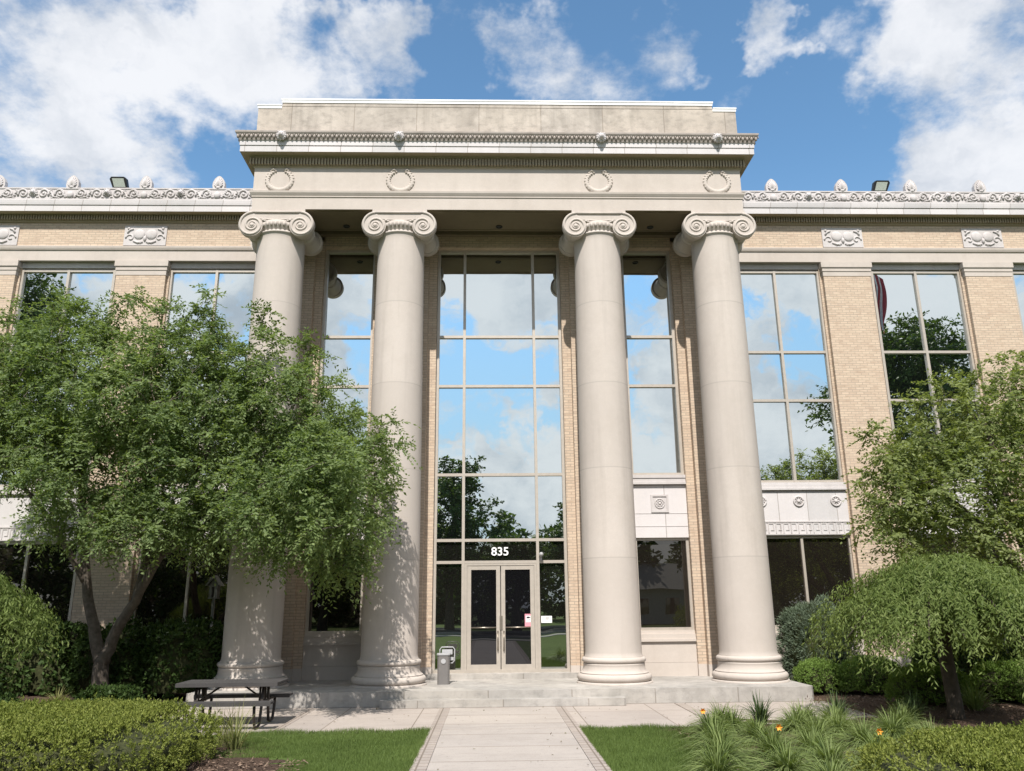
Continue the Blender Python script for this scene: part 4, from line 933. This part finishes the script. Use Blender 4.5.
street_tree('tree mirrored in the dark lower window of the left wing',-14,-27,11,5,2.6,206)
street_tree('broad tree mirrored in the dark lower window right of the portico',17.5,-13,9.2,4.6,2.2,207)
street_tree('distant tree mirrored behind the lawn far left',-33,-32,13,5.5,3,208)
street_tree('distant tree mirrored behind the lawn far right',42,-34,14,6,3,209)
street_tree('low tree mirrored in the sidelights by the doors',-9,-17,8.0,3.8,2.0,210)
street_tree('small tree mirrored at the right sidelight',1.9,-27,7.2,3.4,1.8,211)
def wood():
    rng=np.random.default_rng(77); n=5200; X=rng.uniform(-95,95,n); Y=-46+rng.uniform(-7,5,n); hh=8.5+2.2*np.sin(X*.21)+1.6*np.sin(X*.53+1)+1.0*np.sin(X*1.3)
    Z=hh*rng.uniform(0,1,n)**.75; C=np.stack([X,Y,Z],1); O=norm(rng.normal(0,1,(n,3))+np.array([0,.8,.3]))
    V,F=sprays(C,O,4,5,1.1,.75,.5,.3,rng); mb=MB(); tag(ob('distant_wood',fast('distant_wood',V,F,M['leafT']),None),'dark line of distant trees across the road, mirrored in the lower windows','wood',kind='stuff')
wood()
def house():
    x,y=19,-42; e=empty('house',(x,y,0),'low pale house across the road mirrored in the dark windows','house')
    mb=MB(); mb.box(x-7,x+7,y-4,y+4,0,3.2); ob('wall',mb,M['house'],e)
    mb=MB(); mb.add([(x-7.5,y-4.5,3.2),(x+7.5,y-4.5,3.2),(x+7.5,y+4.5,3.2),(x-7.5,y+4.5,3.2),(x-6,y,5.9),(x+6,y,5.9)],[(0,1,5,4),(2,3,4,5),(0,4,3),(1,2,5),(0,3,2,1)]); ob('roof',mb,M['shingle'],e)
    for dx in (-4.5,-1.5,4):
        mb=MB(); mb.box(x+dx-.7,x+dx+.7,y+3.99,y+4.06,1,2.4); ob('window',mb,M['dark'],e)
    mb=MB(); mb.box(x+.9,x+1.9,y+3.99,y+4.07,0,2.1); ob('door',mb,M['aludk'],e)
house()
# flag on a pole right of the frame, mirrored in the second upper window
def flag():
    x,y=17.22,10.0; e=empty('flagpole',(x,y,0),'tall flagpole carrying a limp red and white striped flag mirrored in the upper right window','flagpole')
    mb=MB(); mb.lathe([(.09,0),(.085,4),(.06,12),(.04,18)],14,(x,y,0)); mb.ball((x,y,18.06),.10); ob('pole',mb,M['coping'],e)
    f=[MB(),MB(),MB()]
    nx,nz=14,26
    def P(i,k):
        u=i/nx; v=k/nz; w=.95*(1-.25*v)*u
        return (x+.08+w*.95+.10*math.sin(v*5)*u,y+.16*math.sin(u*13+v*3)*(.3+v),17.5-3.0*v-.9*u*(1-.3*v)+.05*math.sin(u*9))
    for i in range(nx):
        for k in range(nz):
            st=1 if i%4==3 else 0
            q=2 if (i<6 and k<9) else st
            f[q].add([P(i,k),P(i+1,k),P(i+1,k+1),P(i,k+1)],[(0,1,2,3)],True)
    for q,mt in zip(f,(M['flagred'],M['flagwhite'],M['flagblue'])): ob('flag',q,mt,e)
flag()
# ------------------------------------------------------------------ light and sky
Sdir=Vector((-.07,-1.0,1.27)).normalized(); elev=math.asin(Sdir.z); az=math.atan2(Sdir.x,Sdir.y)
sl=bpy.data.lights.new('sun','SUN'); sl.energy=5.0; sl.angle=math.radians(.53); sl.color=(1.0,.95,.88); so=bpy.data.objects.new('sun',sl); COL.objects.link(so); so.rotation_euler=Sdir.to_track_quat('Z','Y').to_euler(); so.location=(-5,-30,40)
W=bpy.data.worlds.new('World'); SC.world=W; W.use_nodes=True; t=W.node_tree; t.nodes.clear()
class WN(NT):
    def __init__(s): s.t=t; s.out=s.n('ShaderNodeOutputWorld')
k=WN(); bg=k.n('ShaderNodeBackground'); k.l(bg.outputs[0],k.out.inputs[0]); bg.inputs['Strength'].default_value=.15
sky=k.n('ShaderNodeTexSky'); sky.sky_type='NISHITA'; sky.sun_disc=False; sky.sun_elevation=elev; sky.sun_rotation=az; sky.altitude=200; sky.air_density=1.0; sky.dust_density=.25; sky.ozone_density=2.0
tc=k.n('ShaderNodeTexCoord'); D=tc.outputs['Generated']; sp=k.n('ShaderNodeSeparateXYZ'); k.l(D,sp.inputs[0])
den=k.math('ADD',k.math('MAXIMUM',sp.outputs[2],0.0),.30)
cb=k.n('ShaderNodeCombineXYZ'); k.l(k.math('DIVIDE',sp.outputs[0],den),cb.inputs[0]); k.l(k.math('DIVIDE',sp.outputs[1],den),cb.inputs[1])
PL=cb.outputs[0]
n1=k.noise(k.mapping(PL,(1,1,1),(3.1,1.7,0)),3.4,12,.62); n2=k.noise(k.mapping(PL,(1,1,1),(7.7,4.2,0)),1.2,4,.5); n3=k.noise(k.mapping(PL,(1.5,1,1),(1.3,9.2,0)),4.5,8,.6)
wn=k.n('ShaderNodeTexNoise'); k.l(D,wn.inputs['Vector']); k.v(wn,'Scale',9.0); k.v(wn,'Detail',5.0); k.v(wn,'Roughness',.6)
w1=k.n('ShaderNodeVectorMath',operation='SUBTRACT'); k.l(wn.outputs['Color'],w1.inputs[0]); w1.inputs[1].default_value=(.5,.5,.5)
w2=k.n('ShaderNodeVectorMath',operation='MULTIPLY_ADD'); k.l(w1.outputs[0],w2.inputs[0]); w2.inputs[1].default_value=(.22,.22,.22); k.l(D,w2.inputs[2])
w3=k.n('ShaderNodeVectorMath',operation='NORMALIZE'); k.l(w2.outputs[0],w3.inputs[0]); DW=w3.outputs[0]
# cloud masses: (direction read at a photo pixel, inner and outer angular size in degrees, weight)
masses=[((20,60),2,13,.60),((90,140),1,11,.56),((10,150),1,9,.48),((170,160),0,4,.45),((225,75),1,8,.62),((310,85),0,7,.55),((370,30),0,5.5,.55),((400,80),0,4,.40),
 ((975,50),2,10,.75),((1020,130),2,10,.70),((885,30),0,6,.42),((775,52),0,4.2,.62),((530,65),0,5.5,.38),((640,82),0,5.5,.44),((580,88),0,5,.36),((735,110),0,4,.30),((820,40),0,4,.25),((460,40),0,5,.2)]
acc=None
for (px,py),a,b,w in masses:
    d=ray(px,py); dp=k.n('ShaderNodeVectorMath',operation='DOT_PRODUCT'); k.l(DW,dp.inputs[0]); dp.inputs[1].default_value=tuple(d)
    v=k.mr(dp.outputs['Value'],math.cos(math.radians(b)),math.cos(math.radians(a)),0,w,True); acc=v if acc is None else k.math('MAXIMUM',acc,v)
back=k.mr(sp.outputs[1],.20,-.30,0,.57,True)         # more cloud on the street side
N=k.math('ADD',k.math('MULTIPLY',k.mr(n1,.28,.72,0,1),.68),k.math('MULTIPLY',k.mr(n2,.3,.7,0,1),.32))
n4=k.noise(k.mapping(w3.outputs[0],(1,1,1.5),(4.4,2.3,0.6)),7.0,10,.55)
bk=k.mr(sp.outputs[1],.0,-.3,0,1,True); N=k.math('ADD',k.math('MULTIPLY',N,k.math('SUBTRACT',1.0,k.math('MULTIPLY',bk,.6))),k.math('MULTIPLY',k.mr(n4,.34,.66,0,1),k.math('MULTIPLY',bk,.6)))
dens=k.math('ADD',k.math('MULTIPLY',k.math('SUBTRACT',N,.47),1.35),k.math('MAXIMUM',acc,k.math('ADD',back,k.mr(sp.outputs[2],.34,.08,0,.22,True))))
fac=k.mr(dens,.30,.66,0,1,True)
n5=k.noise(k.mapping(w3.outputs[0],(1,1,1.6),(1.4,6.3,2.6)),6.0,6,.5)
shade=k.mr(k.math('ADD',k.math('MULTIPLY',n5,.5),k.math('ADD',k.math('MULTIPLY',n3,.2),k.math('MULTIPLY',n1,.3))),.34,.58,0,1,True)
cc=k.mix(shade,(2.75,3.05,3.5),(4.95,5.02,5.2))
skyc=k.mix(1.0,sky.outputs[0],(.86,1.08,1.08),'MULTIPLY')
skyc=k.mix(k.mr(sp.outputs[2],.50,.08,0,.72,True),skyc,(2.55,3.15,3.55)); fin=k.mix(k.math('MULTIPLY',fac,.95),skyc,cc); k.l(fin,bg.inputs[0])
SC.view_settings.view_transform='Standard'; SC.view_settings.look='None'; SC.view_settings.exposure=0.35; SC.view_settings.gamma=1
SC.render.engine='CYCLES'; SC.cycles.max_bounces=6; SC.cycles.diffuse_bounces=3; SC.cycles.glossy_bounces=3; SC.cycles.transmission_bounces=3; SC.cycles.transparent_max_bounces=4
SC.cycles.use_denoising=True; SC.cycles.sample_clamp_indirect=6
